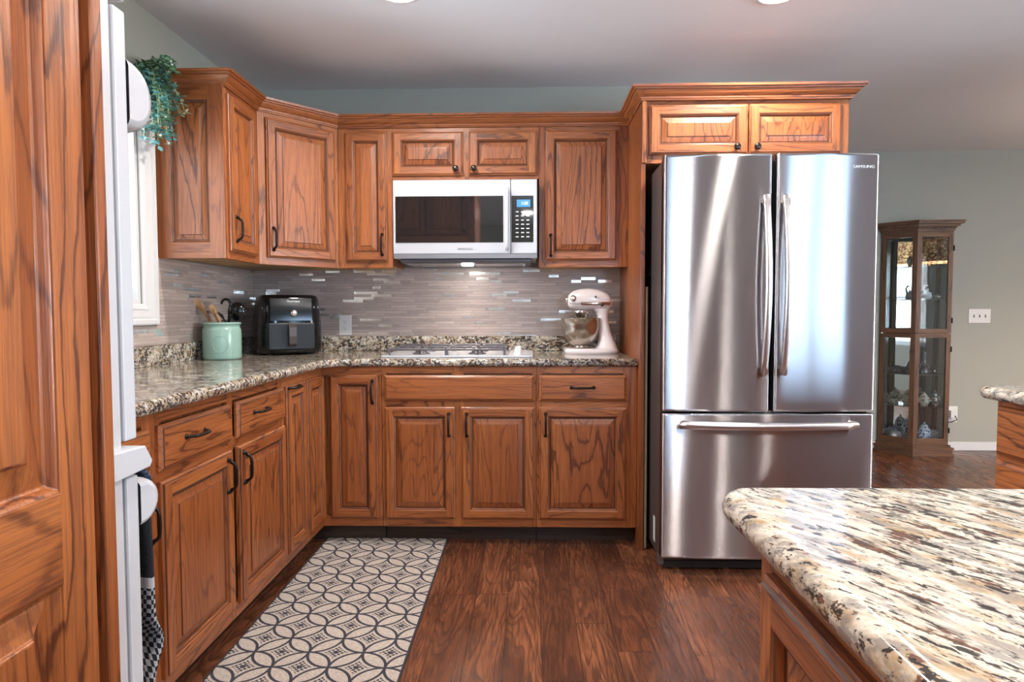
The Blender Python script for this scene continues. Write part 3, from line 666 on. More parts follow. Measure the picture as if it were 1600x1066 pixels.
# recessed ceiling lights
def can(x, y, lab, e):
    t = thing('recessed_light', lab, 'ceiling light', (x, y, CZ), 0, 'recessed ceiling lights')
    MB().lathe([(.062, -.002), (.064, -.006), (.085, -.008), (.092, -.004), (.092, -.0005)], n=32).build('trim_ring', 'trim', t)
    MB().lathe([(.001, -.0090), (.060, -.0090), (.061, -.0075), (.001, -.0075)], n=32).build('lens', 'lens', t)
    l = bpy.data.lights.new('lamp', 'SPOT'); l.energy = e; l.spot_size = 2.75; l.spot_blend = .6; l.shadow_soft_size = .05; l.color = (1, .93, .86)
    o = bpy.data.objects.new('lamp', l); COL.objects.link(o); o.parent = t; o.location = (0, 0, -.016)
can(1.10, -1.12, 'recessed ceiling light above the rug, glowing at the top edge left of centre', 52)
can(2.63, -1.06, 'recessed ceiling light before the refrigerator, glowing at the top edge right of centre', 52)
for x, y in ((1.5, -3.2), (2.66, -3.2), (4.6, -2.2), (4.13, -4.9), (1.6, -5.4), (3.43, -4.4)):  # unseen cans added for fill and for streaks on the refrigerator
    can(x, y, 'unseen recessed ceiling light added to fill the room and streak the refrigerator', 34)

# ------------------------------------------------------------------ rug
t_ = MB().box(0, .610, -1.62, 0, 0.0008, .0068, 'z').build('rug', 'rug', bevel=.002)
t_.location = (.603, -.562, 0); t_.rotation_euler = (0, 0, .006)
tag(t_, 'cream runner rug with navy interlaced circles before the left cabinets', 'rug')

# ------------------------------------------------------------------ refrigerator
FL, FR, FF = 2.1935, 3.094, -.990
t = thing('refrigerator', 'stainless steel french door refrigerator with bottom freezer drawer', 'refrigerator', (0, 0, 0))
mb = MB(); mb.box(FL+.006, FR-.006, -.925, -.09, .045, 1.792); mb.build('cabinet_body', 'dark_grey', t, bevel=.004)
MB().box(FL+.012, FR-.012, -.932, -.925, .09, 1.785).build('door_gasket', 'black_matte', t)
def fdoor(name, x0, x1, z0, z1, cxm, halfw, rad=.010):
    """slightly bowed steel front"""
    mb = MB(); rows = []; n = 22
    xs = [x0+(x1-x0)*k/n for k in range(n+1)]
    def yf(x): u = (x-cxm)/halfw; return FF+.012*u*u
    fr = [(x0, -.934), (x0, yf(x0)+.012), (x0+.003, yf(x0)+.004), (x0+.008, yf(x0+.008)), (x0+.014, yf(x0+.014))] + [(x, yf(x)) for x in xs[1:-1]] + [(x1-.014, yf(x1-.014)), (x1-.008, yf(x1-.008)), (x1-.003, yf(x1)+.004), (x1, yf(x1)+.012), (x1, -.934)]
    for z, o in ((z0, .004), (z0+.004, 0), (z0+.010, 0), (z0+.03, 0), (z1-.03, 0), (z1-.010, 0), (z1-.004, 0), (z1, .004)):
        rows.append([(x, y+(o if y < -.94 else 0), z) for x, y in fr])
    # fine vertical division for smooth normals
    mb.grid(rows, True, caps=True)
    return mb.build(name, 'steel', t)
mid = (FL+FR)/2
dl = fdoor('door', FL, 2.6455, .716, 1.805, mid, .45); dr = fdoor('door', 2.661, FR, .716, 1.805, mid, .45)
fz = fdoor('freezer_drawer', FL, FR, .074, .706, mid, .45)
def bar(parent, pts, r):
    mb = MB(); mb.tube(pts, r, 14, flat=.9); return mb.build('handle', 'steel_bar', parent)
for dd, x in ((dl, 2.612), (dr, 2.694)):
    pts = [(x, FF-.004, .905)] + [(x, FF-.022-.040*math.sin(PI*k/16), .885+.735*k/16) for k in range(17)] + [(x, FF-.004, 1.600)]
    bar(dd, pts, .0168)
pts = [(2.285, FF+.004, .662)] + [(2.268+.732*k/16, FF-.020-.036*math.sin(PI*k/16), .662) for k in range(17)] + [(2.983, FF+.004, .662)]
bar(fz, pts, .0175)
for x in (FL+.05, FR-.13): MB().box(x, x+.08, -.965, -.84, 1.7925, 1.806).build('hinge_cover', 'dark_grey', t, bevel=.004)
MB().box(2.628, 2.672, -.945, -.90, .708, .714).build('center_hinge', 'chrome', t)
MB().box(FL+.02, FR-.02, -.925, -.88, .012, .043).build('grille', 'black_matte', t)
for x in (FL+.08, FL+.30, FR-.12):
    mb = MB(); mb.lathe([(.002, -.012), (.016, -.012), (.016, .012), (.002, .012)], (x, -.905, .017), 16, axis='x'); mb.build('roller', 'chrome', t)
mb = MB(); mb.box(FL-.004, FL+.02, -.934, -.90, .028, .07); mb.build('foot_bracket', 'grate', t, bevel=.002)
mb = MB(); mb.box(FL+.0045, FL+.0055, -.815, -.775, .085, .20, mat=0); mb.build('sticker', 'plastic', t)
text('logo', 'SAMSUNG', .0165, 'text_light', dr, (3.024, FF+.0072, 1.748), (PI/2, 0, .042), .0005, 1.2)
mb = MB(); mb.lathe([(.010, 0), (.010, .004), (.004, .006)], (0, 0, 0), 12, axis='y'); mb.tube([(0, -.005, 0), (0, -.022, -.006), (0, -.026, .004)], .0022, 8); mb.tube([(0, 0, .008), (0, -.004, .02), (0, -.008, .022)], .002, 6)
o = mb.build('magnetic_hook', 'black_matte', loc=(FL+.0055, -.64, 1.322), rot=(0, 0, -PI/2)); tag(o, 'small black magnetic hook on the grey side of the refrigerator', 'hook')

# thin board slid beside the fridge
mb = MB(); mb.box(2.1755, 2.1865, -.665, -.30, .0, 1.262, 'z'); tag(mb.build('narrow_board', 'paper', bevel=.001), 'thin pale board standing in the gap beside the refrigerator', 'board')

# ------------------------------------------------------------------ microwave
t = thing('microwave', 'white over-the-range microwave hung above the cooktop', 'microwave', (.9105, 0, 1.4265))
WW = .7535; HH = .405
MB().box(.002, WW-.002, -.343, -.01, .0, HH).build('housing', 'white', t, bevel=.004)
mb = MB()
mb.box(.0, .6145, -.372, -.344, .022, HH); dm = mb.build('door', 'white', t, bevel=.004)
mb = MB(); mb.box(.6175, WW, -.372, -.344, .022, HH); pm = mb.build('control_panel', 'white', t, bevel=.004)
mb = MB(); mb.face([(0, -.372, .021), (WW, -.372, .021), (WW, -.352, 0), (0, -.352, 0)]); mb.face([(0, -.344, .021), (0, -.372, .021), (0, -.352, 0), (0, -.344, 0)]); mb.face([(0, -.352, 0), (WW, -.352, 0), (WW, -.344, 0), (0, -.344, 0)])
mb.face([(WW, -.344, .021), (WW, -.344, 0), (WW, -.352, 0), (WW, -.372, .021)]); mb.build('lower_lip', 'white', t)
MB().box(.0135, .577, -.3735, -.3722, .080, .3205).build('window', 'dark_glass', dm)
MB().box(.6195, .7340, -.3735, -.3722, .080, .3205).build('keypad', 'dark_glass', pm)
mb = MB(); pts = [(.597, -.374, .052), (.597, -.400, .046)] + [(.597, -.404-.004*math.sin(PI*k/8), .05+.295*k/8) for k in range(9)] + [(.597, -.400, .349), (.597, -.374, .343)]
mb.tube(pts, .0125, 12, flat=.8); mb.build('handle', 'white', dm)
MB().box(.648, .718, -.3750, -.3738, .262, .300).build('display', 'display', pm)
text('clock_digits', '1:20', .021, 'digits', pm, (.688, -.3755, .281), (PI/2, 0, 0), .0002)
mb = MB()
for r in range(7):
    for c_ in range(3):
        mb.box(.642+c_*.028, .642+c_*.028+.015, -.3742, -.3738, .235-r*.0215, .240-r*.0215)
mb.build('key_legends', 'text_light', pm)
text('logo', 'SAMSUNG', .0155, 'text_dark', dm, (.378, -.3728, .046), (PI/2, 0, 0), .0003, 1.15)
mb = MB(); mb.box(.03, WW-.03, -.335, -.03, -.022, -.001); mb.build('underside_hood', 'grate', t, bevel=.006)
mb = MB()
for a in (.06, .42): mb.box(a, a+.27, -.30, -.08, -.0265, -.0225)
mb.build('grease_filter', 'chrome', t)
mb = MB(); mb.box(.345, .405, -.24, -.20, -.0292, -.0268); mb.build('lamp_lens', 'lens', t)
l = bpy.data.lights.new('hood_lamp', 'SPOT'); l.energy = 8; l.spot_size = 2.5; l.spot_blend = 1.0; l.shadow_soft_size = .04; l.color = (1, .88, .76)
o = bpy.data.objects.new('hood_lamp', l); COL.objects.link(o); o.parent = t; o.location = (.375, -.22, -.032); o.rotation_euler = (-.25, 0, 0)

# ------------------------------------------------------------------ cooktop
t = thing('cooktop', 'white gas cooktop with grey grates set in the granite', 'cooktop', (.878, -.558, .918))
mb = MB(); slab(mb, rpoly(0, .764, 0, .50, .02), .0, .009, .003); mb.build('base', 'white', t)
for gx0, gx1 in ((.040, .325), (.330, .620)):
    mb = MB(); y0, y1, zt = .035, .465, .046; r = .0055
    loop = [(gx0, y0), (gx1, y0), (gx1, y1), (gx0, y1)]
    for k in range(4):
        a, b = loop[k], loop[(k+1) % 4]; mb.tube([(a[0], a[1], zt-.008), (b[0], b[1], zt-.008)], r, 8)
    cx_ = (gx0+gx1)/2
    for cy_ in (.14, .36):
        mb.tube([(gx0, cy_, zt-.008), (gx0+.03, cy_, zt), (cx_-.025, cy_, zt)], r, 8); mb.tube([(gx1, cy_, zt-.008), (gx1-.03, cy_, zt), (cx_+.025, cy_, zt)], r, 8)
        mb.tube([(cx_, cy_-.10, zt-.008), (cx_, cy_-.08, zt), (cx_, cy_-.025, zt)], r, 8); mb.tube([(cx_, cy_+.10, zt-.008), (cx_, cy_+.08, zt), (cx_, cy_+.025, zt)], r, 8)
    mb.tube([(gx0, .25, zt-.008), (gx1, .25, zt-.008)], r, 8)
    for k in range(6):
        x = gx0+.02+(gx1-gx0-.04)*k/5; mb.tube([(x, y0, zt-.008), (x+.012, y0+.012, zt-.002), (x+.02, y0+.05, zt-.002)], .0035, 6)
    for (a, b) in loop: mb.tube([(a, b, zt-.008), (a, b, .010)], .006, 8)
    mb.build('grate', 'grate', t)
    for cy_ in (.14, .36):
        b = MB().lathe([(.045, .009), (.045, .014), (.030, .018), (.030, .026), (.026, .029), (.002, .029)], (cx_, cy_, 0), 24).build('burner', 'grate', t)
        MB().lathe([(.030, .0292), (.032, .031), (.028, .0345), (.002, .0345)], (cx_, cy_, 0), 24).build('burner_cap', 'black_matte', b)
for k in range(4):
    MB().lathe([(.021, .0092), (.021, .012), (.017, .020), (.0155, .034), (.012, .036), (.002, .036)], (.685, .09+.095*k, 0), 20).build('knob', 'plastic', t)

# ------------------------------------------------------------------ loft helper and stand mixer
def sring(cx, cy, z, hx, hy, n=28, e=2.6, plane='z'):
    out = []
    for k in range(n):
        a = 2*PI*k/n; c, s = math.cos(a), math.sin(a)
        x = hx*math.copysign(abs(c)**(2/e), c); y = hy*math.copysign(abs(s)**(2/e), s)
        out.append((cx+x, cy+y, z) if plane == 'z' else (z, cy+x, cx+y))
    return out
GZ = .918
t = thing('stand_mixer', 'pale pink white stand mixer with steel bowl at the counter end', 'mixer', (1.96, -.215, GZ+.0005))
mb = MB(); rows = [sring(0, 0, z, hx, hy, e=3.2) for z, hx, hy in ((.0, .142, .105), (.006, .146, .109), (.016, .147, .110), (.024, .142, .106), (.028, .128, .094))]
mb.grid(rows, True, caps=True); mb.build('base', 'mixer', t)
MB().grid([sring(0, 0, z, .140, .104, e=3.2) for z in (-.0004, .0005)], True, caps=True).build('base_gasket', 'black_matte', t)
mb = MB(); rows = []
for z, cx_, hx, hy in ((.024, .080, .062, .085), (.045, .085, .052, .070), (.075, .082, .041, .056), (.115, .073, .034, .050), (.155, .067, .030, .047), (.195, .062, .029, .046), (.225, .060, .036, .050), (.243, .055, .052, .054)):
    rows.append(sring(cx_, 0, z, hx, hy, e=2.5))
mb.grid(rows, True, caps=True); mb.build('column', 'mixer', t)
mb = MB(); rows = []
for x, zc, hz, hy in ((-.128, .283, .012, .018), (-.126, .284, .026, .032), (-.116, .286, .040, .045), (-.095, .289, .051, .055), (-.060, .292, .058, .061), (-.015, .293, .0600, .063), (.030, .290, .057, .062), (.065, .285, .051, .058), (.090, .279, .043, .050), (.104, .273, .033, .040), (.110, .270, .017, .022)):
    rows.append(sring(zc, 0, x, hy, hz, e=2.5, plane='x'))
mb.grid(rows, True, caps=True); hd = mb.build('motor_head', 'mixer', t)
mb = MB(); rows = []
for x, hy in ((-.060, .0625), (-.03, .0645), (.02, .0650), (.06, .0615), (.085, .0555), (.100, .0475)):
    rows.append([(x, -hy-.0005, .262), (x, -hy-.0012, .264), (x, -hy-.0012, .276), (x, -hy-.0005, .278)])
mb.grid(rows, False); mb.build('trim_band', 'band_brown_reflect', hd)
MB().lathe([(.017, 0), (.018, .004), (.015, .010), (.006, .014), (.002, .014)], (-.100, -.049, .297), 20, axis='y').build('speed_knob', 'chrome', hd)
MB().lathe([(.019, 0), (.020, -.006), (.019, -.016), (.013, -.018), (.002, -.018)], (-.1205, 0, .292), 20, axis='x').build('attachment_hub', 'chrome', hd)
MB().lathe([(.008, 0), (.009, .006), (.007, .013), (.002, .014)], (.052, -.061, .262), 14, axis='y').build('lock_lever', 'black_matte', hd)
MB().lathe([(.005, 0), (.0055, .005), (.004, .010), (.001, .010)], (.018, -.0605, .306), 12, axis='y').build('speed_lever', 'black_matte', hd)
text('logo', 'KitchenAid', .015, 'text_dark', hd, (-.086, -.0605, .270), (PI/2, 0, -.16), .0004)
mb = MB(); mb.lathe([(.043, .2320), (.045, .228), (.045, .214), (.042, .212), (.036, .205), (.036, .196), (.020, .193), (.012, .165), (.002, .165)], (-.055, 0, 0), 28); mb.build('beater_shaft', 'chrome', t)
mb = MB(); mb.lathe([(.002, .030), (.046, .030), (.047, .034), (.040, .040), (.045, .044), (.070, .060), (.090, .085), (.101, .115), (.106, .150), (.108, .190), (.111, .1915), (.111, .188), (.1065, .1865), (.104, .150), (.099, .116), (.087, .088), (.060, .062), (.002, .052)], (-.055, 0, 0), 40)
mb.build('bowl', 'bowl', t)
mb = MB(); mb.tube([(.128, .05, .09), (.155, .09, .10), (.150, .12, .05), (.13, .14, .012), (.10, .165, .006), (.145, .175, .05), (.160, .19, .075)], .004, 8); mb.build('power_cord', 'plastic', t)

# ------------------------------------------------------------------ air fryer
t = thing('air_fryer', 'glossy black air fryer on the counter under the corner cabinet', 'air fryer', (.285, -.225, GZ+.001), .50)
mb = MB(); rows = []
for z, hx, hy in ((.006, .150, .150), (.012, .166, .166), (.03, .171, .171), (.10, .172, .172), (.17, .170, .170), (.24, .163, .163), (.295, .156, .156), (.312, .150, .150), (.318, .135, .135)):
    rows.append(sring(0, 0, z, hx, hy, 40, 4.2))
mb.grid(rows, True, caps=True); mb.build('housing', 'black', t)
for sx_ in (-.11, .11):
    for sy_ in (-.11, .11): MB().lathe([(.014, -.0008), (.014, .008), (.002, .008)], (sx_, sy_, 0), 12).build('foot', 'black_matte', t)
mb = MB(); mb.box(-.118, .118, -.1760, -.158, .028, .170); dk = mb.build('basket_drawer', 'black_matte', t, bevel=.006)
mb = MB(); rows = []
for z, y in ((.045, -.186), (.060, -.212), (.10, -.218), (.145, -.214), (.162, -.195), (.166, -.176)):
    rows.append([(-.019, y, z), (.019, y, z), (.019, y+.016, z), (-.019, y+.016, z)])
mb.grid(rows, True, caps=True, smooth=False); mb.build('handle', 'dark_grey', dk, bevel=.004)
mb = MB(); rows = [[(x, -.1745+(.006 if z > .22 else 0)+(.007 if z > .28 else 0), z) for x in (-.105, -.05, 0, .05, .105)] for z in (.182, .22, .26, .300)]
mb = MB(); mb.grid([[(x, y, z) for x in (-.105, 0, .105)] for y, z in ((-.1725, .182), (-.1695, .24), (-.1620, .300))], False); cp = mb.build('control_panel', 'black', t)
MB().lathe([(.019, 0), (.019, .006), (.016, .014), (.002, .015)], (.012, -.172, .222), 28, axis='y').build('dial', 'chrome', cp)
text('logo', 'Vortex', .018, 'text_light', cp, (.010, -.1685, .284), (PI/2-.10, 0, 0), .0004, 1.3)

# ------------------------------------------------------------------ crock and utensils
CX, CY = .128, -.655
t = thing('utensil_crock', 'sage green ceramic crock holding cooking utensils', 'crock', (CX, CY, GZ+.0005))
prof = [(.002, 0), (.080, 0), (.0855, .004), (.088, .012), (.088, .140), (.085, .150), (.0815, .154), (.0815, .163), (.085, .168), (.088, .170), (.088, .176), (.086, .179), (.080, .179), (.077, .172), (.077, .020), (.002, .014)]
MB().lathe(prof, n=48).build('body', 'sage', t)
mb = MB(); ringp = []
for k in range(25):
    a = 2*PI*k/24; u = .034*math.cos(a); v = .075+.040*math.sin(a)
    th = -PI/2+.35+u/.088; ringp.append((.0885*math.cos(th), .0885*math.sin(th), v))
mb.tube(ringp, .0016, 6); mb.build('embossed_ring', 'sage', t)
def wp(x, y, z): return (CX+x, CY+y, GZ+z)
mb = MB(); mb.tube([wp(.02, .01, .022), wp(-.045, .0, .175), wp(-.085, -.005, .235)], [.006, .0075, .009], 10, flat=.7)
mb.tube([wp(-.083, -.005, .232), wp(-.095, -.006, .250), wp(-.112, -.008, .272), wp(-.128, -.010, .292), wp(-.134, -.010, .298)], [.009, .014, .017, .014, .006], 12, flat=.25)
tag(mb.build('wooden_spatula', 'spoon'), 'dark-tipped wooden spatula leaning left out of the crock', 'spatula')
mb = MB(); mb.tube([wp(.03, .03, .022), wp(-.005, -.01, .18), wp(-.018, -.03, .225)], [.007, .010, .012], 10, flat=.6); mb.tube([wp(-.017, -.028, .222), wp(-.026, -.035, .244), wp(-.034, -.04, .262)], [.012, .016, .010], 12, flat=.4)
tag(mb.build('wooden_spoon', 'spoon'), 'short wooden spoon in the middle of the crock', 'spoon')
mb = MB(); mb.tube([wp(-.03, .02, .024), wp(.04, .0, .20), wp(.050, .0, .215)], .006, 10)
rows = []
for k in range(9):
    a = PI/2*k/8; rows.append([(CX+.056+.046*math.sin(a)*math.cos(b), CY+.045-.030*math.cos(a), GZ+.232+.046*math.sin(a)*math.sin(b)) for b in [2*PI*j/24 for j in range(24)]])
mb.grid(rows[1:], True, caps=True)
tag(mb.build('ladle', 'black'), 'black ladle with its round bowl at the right of the crock', 'ladle')
mb = MB(); pts = [wp(.0, .035, .024), wp(.022, .03, .20), wp(.030, .03, .265)] + [wp(.030-.022+.022*math.cos(a), .03, .268+.024*math.sin(a)) for a in [PI*k/8 for k in range(9)]]
mb.tube(pts, [.0065]*len(pts), 10, flat=.6); tag(mb.build('slotted_turner', 'black'), 'black hook-topped turner standing tallest in the crock', 'kitchen utensil')
mb = MB(); mb.tube([wp(.05, .02, .028), wp(.02, .0, .185)], .006, 10)
for q in range(4):
    s = -.015+.010*q; mb.tube([wp(.02, .0, .18), wp(.0+s*.5, -.004, .215), wp(-.035, -.006+s, .235), wp(-.052, -.004+s*.6, .228)], .0022, 6)
tag(mb.build('pasta_fork', 'black_matte'), 'black pasta fork with curled tines behind the wooden spoon', 'kitchen utensil')

# ------------------------------------------------------------------ outlets and switches
def plate(name, label, cat, x, y, z, w, h, kind):
    t = thing(name, label, cat, (x, y, z))
    MB().box(-w/2, w/2, -.006, 0, -h/2, h/2).build('cover_plate', 'plastic', t, bevel=.003)
    if kind == 'o':
        for s in (-1, 1):
            f_ = MB().grid([sring(0, s*.0195, 0, .0165, .0135, 20, 3)], True)
            mb = MB(); mb.grid([[(px, -.0060-d, py) for px, py, _ in sring(0, s*.0195, 0, .0165, .0135, 20, 3)] for d in (0, .002)], True, caps=True); f_ = mb.build('receptacle', 'plastic', t)
            mb = MB(); mb.box(-.0075, -.0055, -.0088, -.0081, s*.0195-.001, s*.0195+.007); mb.box(.0055, .0075, -.0088, -.0081, s*.0195, s*.0195+.006); mb.box(-.002, .002, -.0088, -.0081, s*.0195-.009, s*.0195-.005); mb.build('slots', 'black_matte', f_)
    if kind == 's':
        for k in (-1, 0, 1):
            f_ = MB().box(k*.046-.005, k*.046+.005, -.0075, -.006, -.012, .012).build('toggle_slot', 'text_dark', t)
            MB().box(k*.046-.0035, k*.046+.0035, -.018, -.0075, -.002, .008).build('toggle', 'plastic', f_, bevel=.001)
    return t
plate('wall_outlet', 'white double outlet on the mosaic left of the cooktop', 'outlet', .549, -.0097, 1.069, .073, .117, 'o')
plate('light_switch', 'white triple switch plate on the sage dining wall', 'light switch', 5.27, DY-.0005, 1.101, .175, .115, 's')
t = plate('wall_outlet', 'white outlet with plug beside the curio cabinet', 'outlet', 5.075, DY-.0005, .30, .085, .13, 'o')
tag(MB().box(5.035, 5.085, DY-.052, DY-.0095, .275, .335).build('plug_adapter', 'plastic', bevel=.004), 'white plug adapter in the outlet beside the curio', 'plug')
mb = MB(); mb.tube([(5.065, DY-.055, .295), (5.07, DY-.075, .265), (5.03, DY-.06, .245), (4.965, DY-.05, .235)], .004, 8); tag(mb.build('power_cord', 'black_matte'), 'black cord plugged in beside the curio cabinet', 'cord')

# ------------------------------------------------------------------ tall oven cabinet and double oven (seen side-on)
OX0, OX1, OYF = .003, 1.100, -2.985
t = thing('oven_cabinet', 'tall oak oven cabinet filling the left edge, paneled side', 'cabinet', (0, 0, 0))
MB().box(OX0, OX1, -3.62, OYF-.02, .10, 2.36).build('carcass', 'oak_side', t)
MB().box(OX0, OX1-.02, -3.60, OYF-.09, 0, .10).build('toe_kick', 'oak_dark', t)
mb = MB(); mb.box(OX0, .27, OYF-.0195, OYF, .10, 2.36); mb.box(1.055, OX1+.018, OYF-.0195, OYF, .0, 2.36); mb.box(.27, 1.055, OYF-.0195, OYF, 1.76, 1.85, 'x'); mb.box(.27, 1.055, OYF-.0195, OYF, 2.30, 2.36, 'x'); mb.box(.27, 1.055, OYF-.0195, OYF, .10, .32, 'x')
mb.build('face_frame', 'oak', t, bevel=.0025, seg=2)
# raised end panels on the side facing +X : local x -> world +Y
zz = [(.0, .905), (.905-.0001, 2.36)]
mb = MB(); x0, x1 = -3.617, -3.026; sw = .052
def side_panel(z0, z1, mb):
    ring_panel(mb, x0+sw, x1-sw, z0, z1, 0, [(-.004, .0195), (0, .0172), (.004, .0150), (.007, .008), (.010, .006), (.013, .0075), (.030, .011), (.040, .014), (.0412, .0172), (.044, .0176)], None, 'z')
side_panel(.952, 2.27, mb); side_panel(.12, .851, mb)
zs = [(.0, .12), (.851, .952), (2.27, 2.36)]
for a, b in ((x0, x0+sw+.001), (x1-sw-.001, x1)): mb.box(a, b, -.0195, -.0005, .0, 2.36, 'z')
for a, b in zs: mb.box(x0+sw, x1-sw, -.0195, -.0005, a, b, 'x')
e = mb.build('side_panel', 'oak', t, bevel=.003, seg=3); e.rotation_euler = (0, 0, PI/2); e.location = (OX1, 0, 0)
for a, b, kx in ((.28, .66, .63), (.67, 1.05, .70)):
    d = door(t, a, b, 1.86, 2.29, 0); d.rotation_euler = (0, 0, PI); d.location = (a+b, OYF, 0); knob(d, kx, 1.89, -.0195)
t = thing('wall_oven', 'white double wall oven seen edge-on beside the left oak panel', 'oven', (0, 0, 0))
E0, E1 = .29, 1.082
MB().box(E0, E1, OYF+.0005, -2.914, .33, 1.75).build('oven_body', 'white', t, bevel=.004)
MB().box(E0, E1, -2.9135, -2.880, 1.56, 1.75).build('control_panel', 'white', t, bevel=.004)
def odoor(z0, z1, hz0, hz1):
    d = MB().box(E0, E1, -2.9075, -2.8815, z0, z1).build('door', 'white', t, bevel=.003)
    MB().box(E0+.14, E1-.14, -2.8812, -2.8795, z0+.10, z1-.18).build('window', 'dark_glass', d)
    mb = MB(); pr = []; hm, hh = (hz0+hz1)/2, (hz1-hz0)/2
    for k in range(13):
        a = PI/2-PI*k/12; pr.append((-2.879+(.056 if hz1 < 1.2 else .068)*math.cos(a)**.8, hm+hh*math.sin(a)))
    def sc(y, z, f): return (-2.879+(y+2.879)*f, hm+(z-hm)*f)
    rows = []
    for x, f in ((E0+.02, .8), (E0+.03, 1), (E1-.045, 1), (E1-.026, .985), (E1-.014, .95), (E1-.006, .89), (E1-.001, .80), (E1+.001, .68)):
        rows.append([(x, *sc(y, z, f)) for y, z in pr])
    mb.grid(rows, False)
    mb.face([(E1+.001, *sc(y, z, .68)) for y, z in pr]); mb.face([(E0+.02, *sc(y, z, .8)) for y, z in reversed(pr)])
    mb.build('handle', 'white', d)
    return d
odoor(.972, 1.548, 1.392, 1.496); odoor(.34, .922, .842, .915)
mb = MB(); mb.grid([[(x, y, z) for y, z in ((-2.975, .926), (-2.872, .930), (-2.866, .938), (-2.882, .962), (-2.975, .966))] for x in (E0, E1+.012)], True, caps=True, smooth=False); mb.build('vent_trim', 'white', t, bevel=.002)
MB().box(E0+.01, E1-.008, -2.9135, -2.9078, .36, 1.54).build('door_gasket', 'black_matte', t)
# dish towel over the lower handle
mb = MB(); rows = []
def ty(s):  # path over the bar: back drop, over, front drop
    return s
n = 40
for i in range(n+1):
    u = i/n
    if u < .12: z = .905-.0+.014*(u/.12)*1; y = -2.870; 
    elif u < .28: a = (u-.12)/.16; z = .919+.010*math.sin(PI*a*.5)-(.02*a*a); y = -2.870+.052*a
    else: a = (u-.28)/.72; z = .906-.41*a; y = -2.806-.004*a
    row = []
    for j in range(25):
        v = j/24; x = .76+.295*v; fold = .010*math.sin(v*9.5)*min(1, max(0, (u-.3)*2.4))
        flare = .035*math.exp(-((u-.76)/.05)**2)*v
        row.append((x+.01*u*math.sin(v*5), y+fold+flare*.7+.006*math.sin(u*7+v*3)*(u > .3), z-.02*math.sin(v*3.1)*(u > .9)))
    rows.append(row)
mb.grid(rows, False); o = mb.build('dish_towel', 'towel'); so = o.modifiers.new('solid', 'SOLIDIFY'); so.thickness = .006; so.offset = 1
tag(o, 'black dish towel with a checked hem hanging on the lower oven handle', 'towel')

# ------------------------------------------------------------------ eucalyptus garland on the window trim
t = thing('eucalyptus_garland', 'faux eucalyptus greenery hanging at the top of the window', 'plant', (.06, -1.07, 2.137))
stems = MB(); leaves = MB()
for k in range(70):
    ex, ey, ez = random.uniform(-.01, .13), random.uniform(-.10, .03), random.uniform(-.31, .03)
    if ez > -.10: ex = ex*1.1
    if ez < -.22: ex = random.uniform(-.01, .09)
    p0 = Vector((random.uniform(-.03, .02), random.uniform(-.09, .02), .0)); p2 = Vector((ex, ey, ez)); p1 = (p0+p2)/2+Vector((.03, -.01, .05))
    pts = [(p0*(1-u)**2+p1*2*u*(1-u)+p2*u*u) for u in [i/7 for i in range(8)]]
    pts = [Vector((max(p.x, -.025), p.y, p.z)) for p in pts]
    stems.tube(pts, .0012, 5)
    m_ = 0 if ez > -.1 else random.choice((0, 1, 2)) if ez > -.2 else random.choice((1, 1, 0))
    for p in pts[1:]:
        for s in range(5):
            a = random.uniform(0, 2*PI); d = Vector((math.cos(a), math.sin(a)*.8, random.uniform(-.7, .5))).normalized(); w = d.cross(Vector((0, 0, 1))).normalized(); nn = d.cross(w)
            L_ = random.uniform(.017, .029); q = p+d*.003
            if q.x+d.x*L_ < -.045: continue
            ww = L_*.36
            leaves.face([q, q+d*L_*.35+w*ww+nn*.002, q+d*L_*.8+w*ww*.7, q+d*L_, q+d*L_*.8-w*ww*.7, q+d*L_*.35-w*ww+nn*.002], mat=m_)
    if k % 4 == 0:
        MB().lathe([(.001, -.005), (.004, -.003), (.005, 0), (.004, .003), (.001, .005)], tuple(p2+Vector((.008, 0, 0))), 10).build('berry', 'berry', t)
stems.build('stems', 'leaf_pale', t); leaves.build('leaves', ['leaf', 'leaf_blue', 'leaf_pale'], t)

# ------------------------------------------------------------------ curio cabinet
WYc = DY-.016
P0, P1, P2, P3 = (4.470, WYc), (4.649, 1.390), (4.925, 1.390), (4.925, WYc)
t = thing('curio_cabinet', 'tall walnut curio cabinet with glass doors against the sage wall', 'display cabinet', (0, 0, 0))
def outl(o):
    pts = [P0, P1, P2, P3]
    return [(P0[0]-o*1.2, WYc), (P1[0]-o*.45, P1[1]-o), (P2[0]+o, P2[1]-o), (P3[0]+o, WYc)]
mb = MB()
for z0, z1, o in ((.0, .022, .030), (.022, .05, .022), (.05, .066, .030), (.066, .085, .012)): mb.prism(outl(o), z0+.0003, z1, 'x')
mb.build('plinth', 'walnut', t)
mb = MB()
for z0, z1, o in ((1.765, 1.785, .006), (1.785, 1.80, .016), (1.80, 1.818, .030), (1.818, 1.836, .050), (1.836, 1.846, .056)): mb.prism(outl(o), z0, z1, 'x')
for k in range(22):
    x = P1[0]+.0+(P2[0]-P1[0])*k/21; mb.box(x-.004, x+.004, P1[1]-.024, P1[1]-.014, 1.787, 1.797)
mb.build('cornice', 'walnut', t)
MB().prism(outl(0), .0853, .10, 'x').build('deck', 'walnut', t); MB().prism(outl(0), 1.752, 1.765, 'x').build('deck', 'walnut', t); MB().prism([(4.515, WYc-.004), (4.665, 1.415), (4.905, 1.415), (4.905, WYc-.004)], .955, .967, 'x').build('deck', 'walnut', t)
MB().box(4.482, 4.924, WYc-.003, WYc-.001, .10, 1.752).build('back_mirror', 'mirror', t)
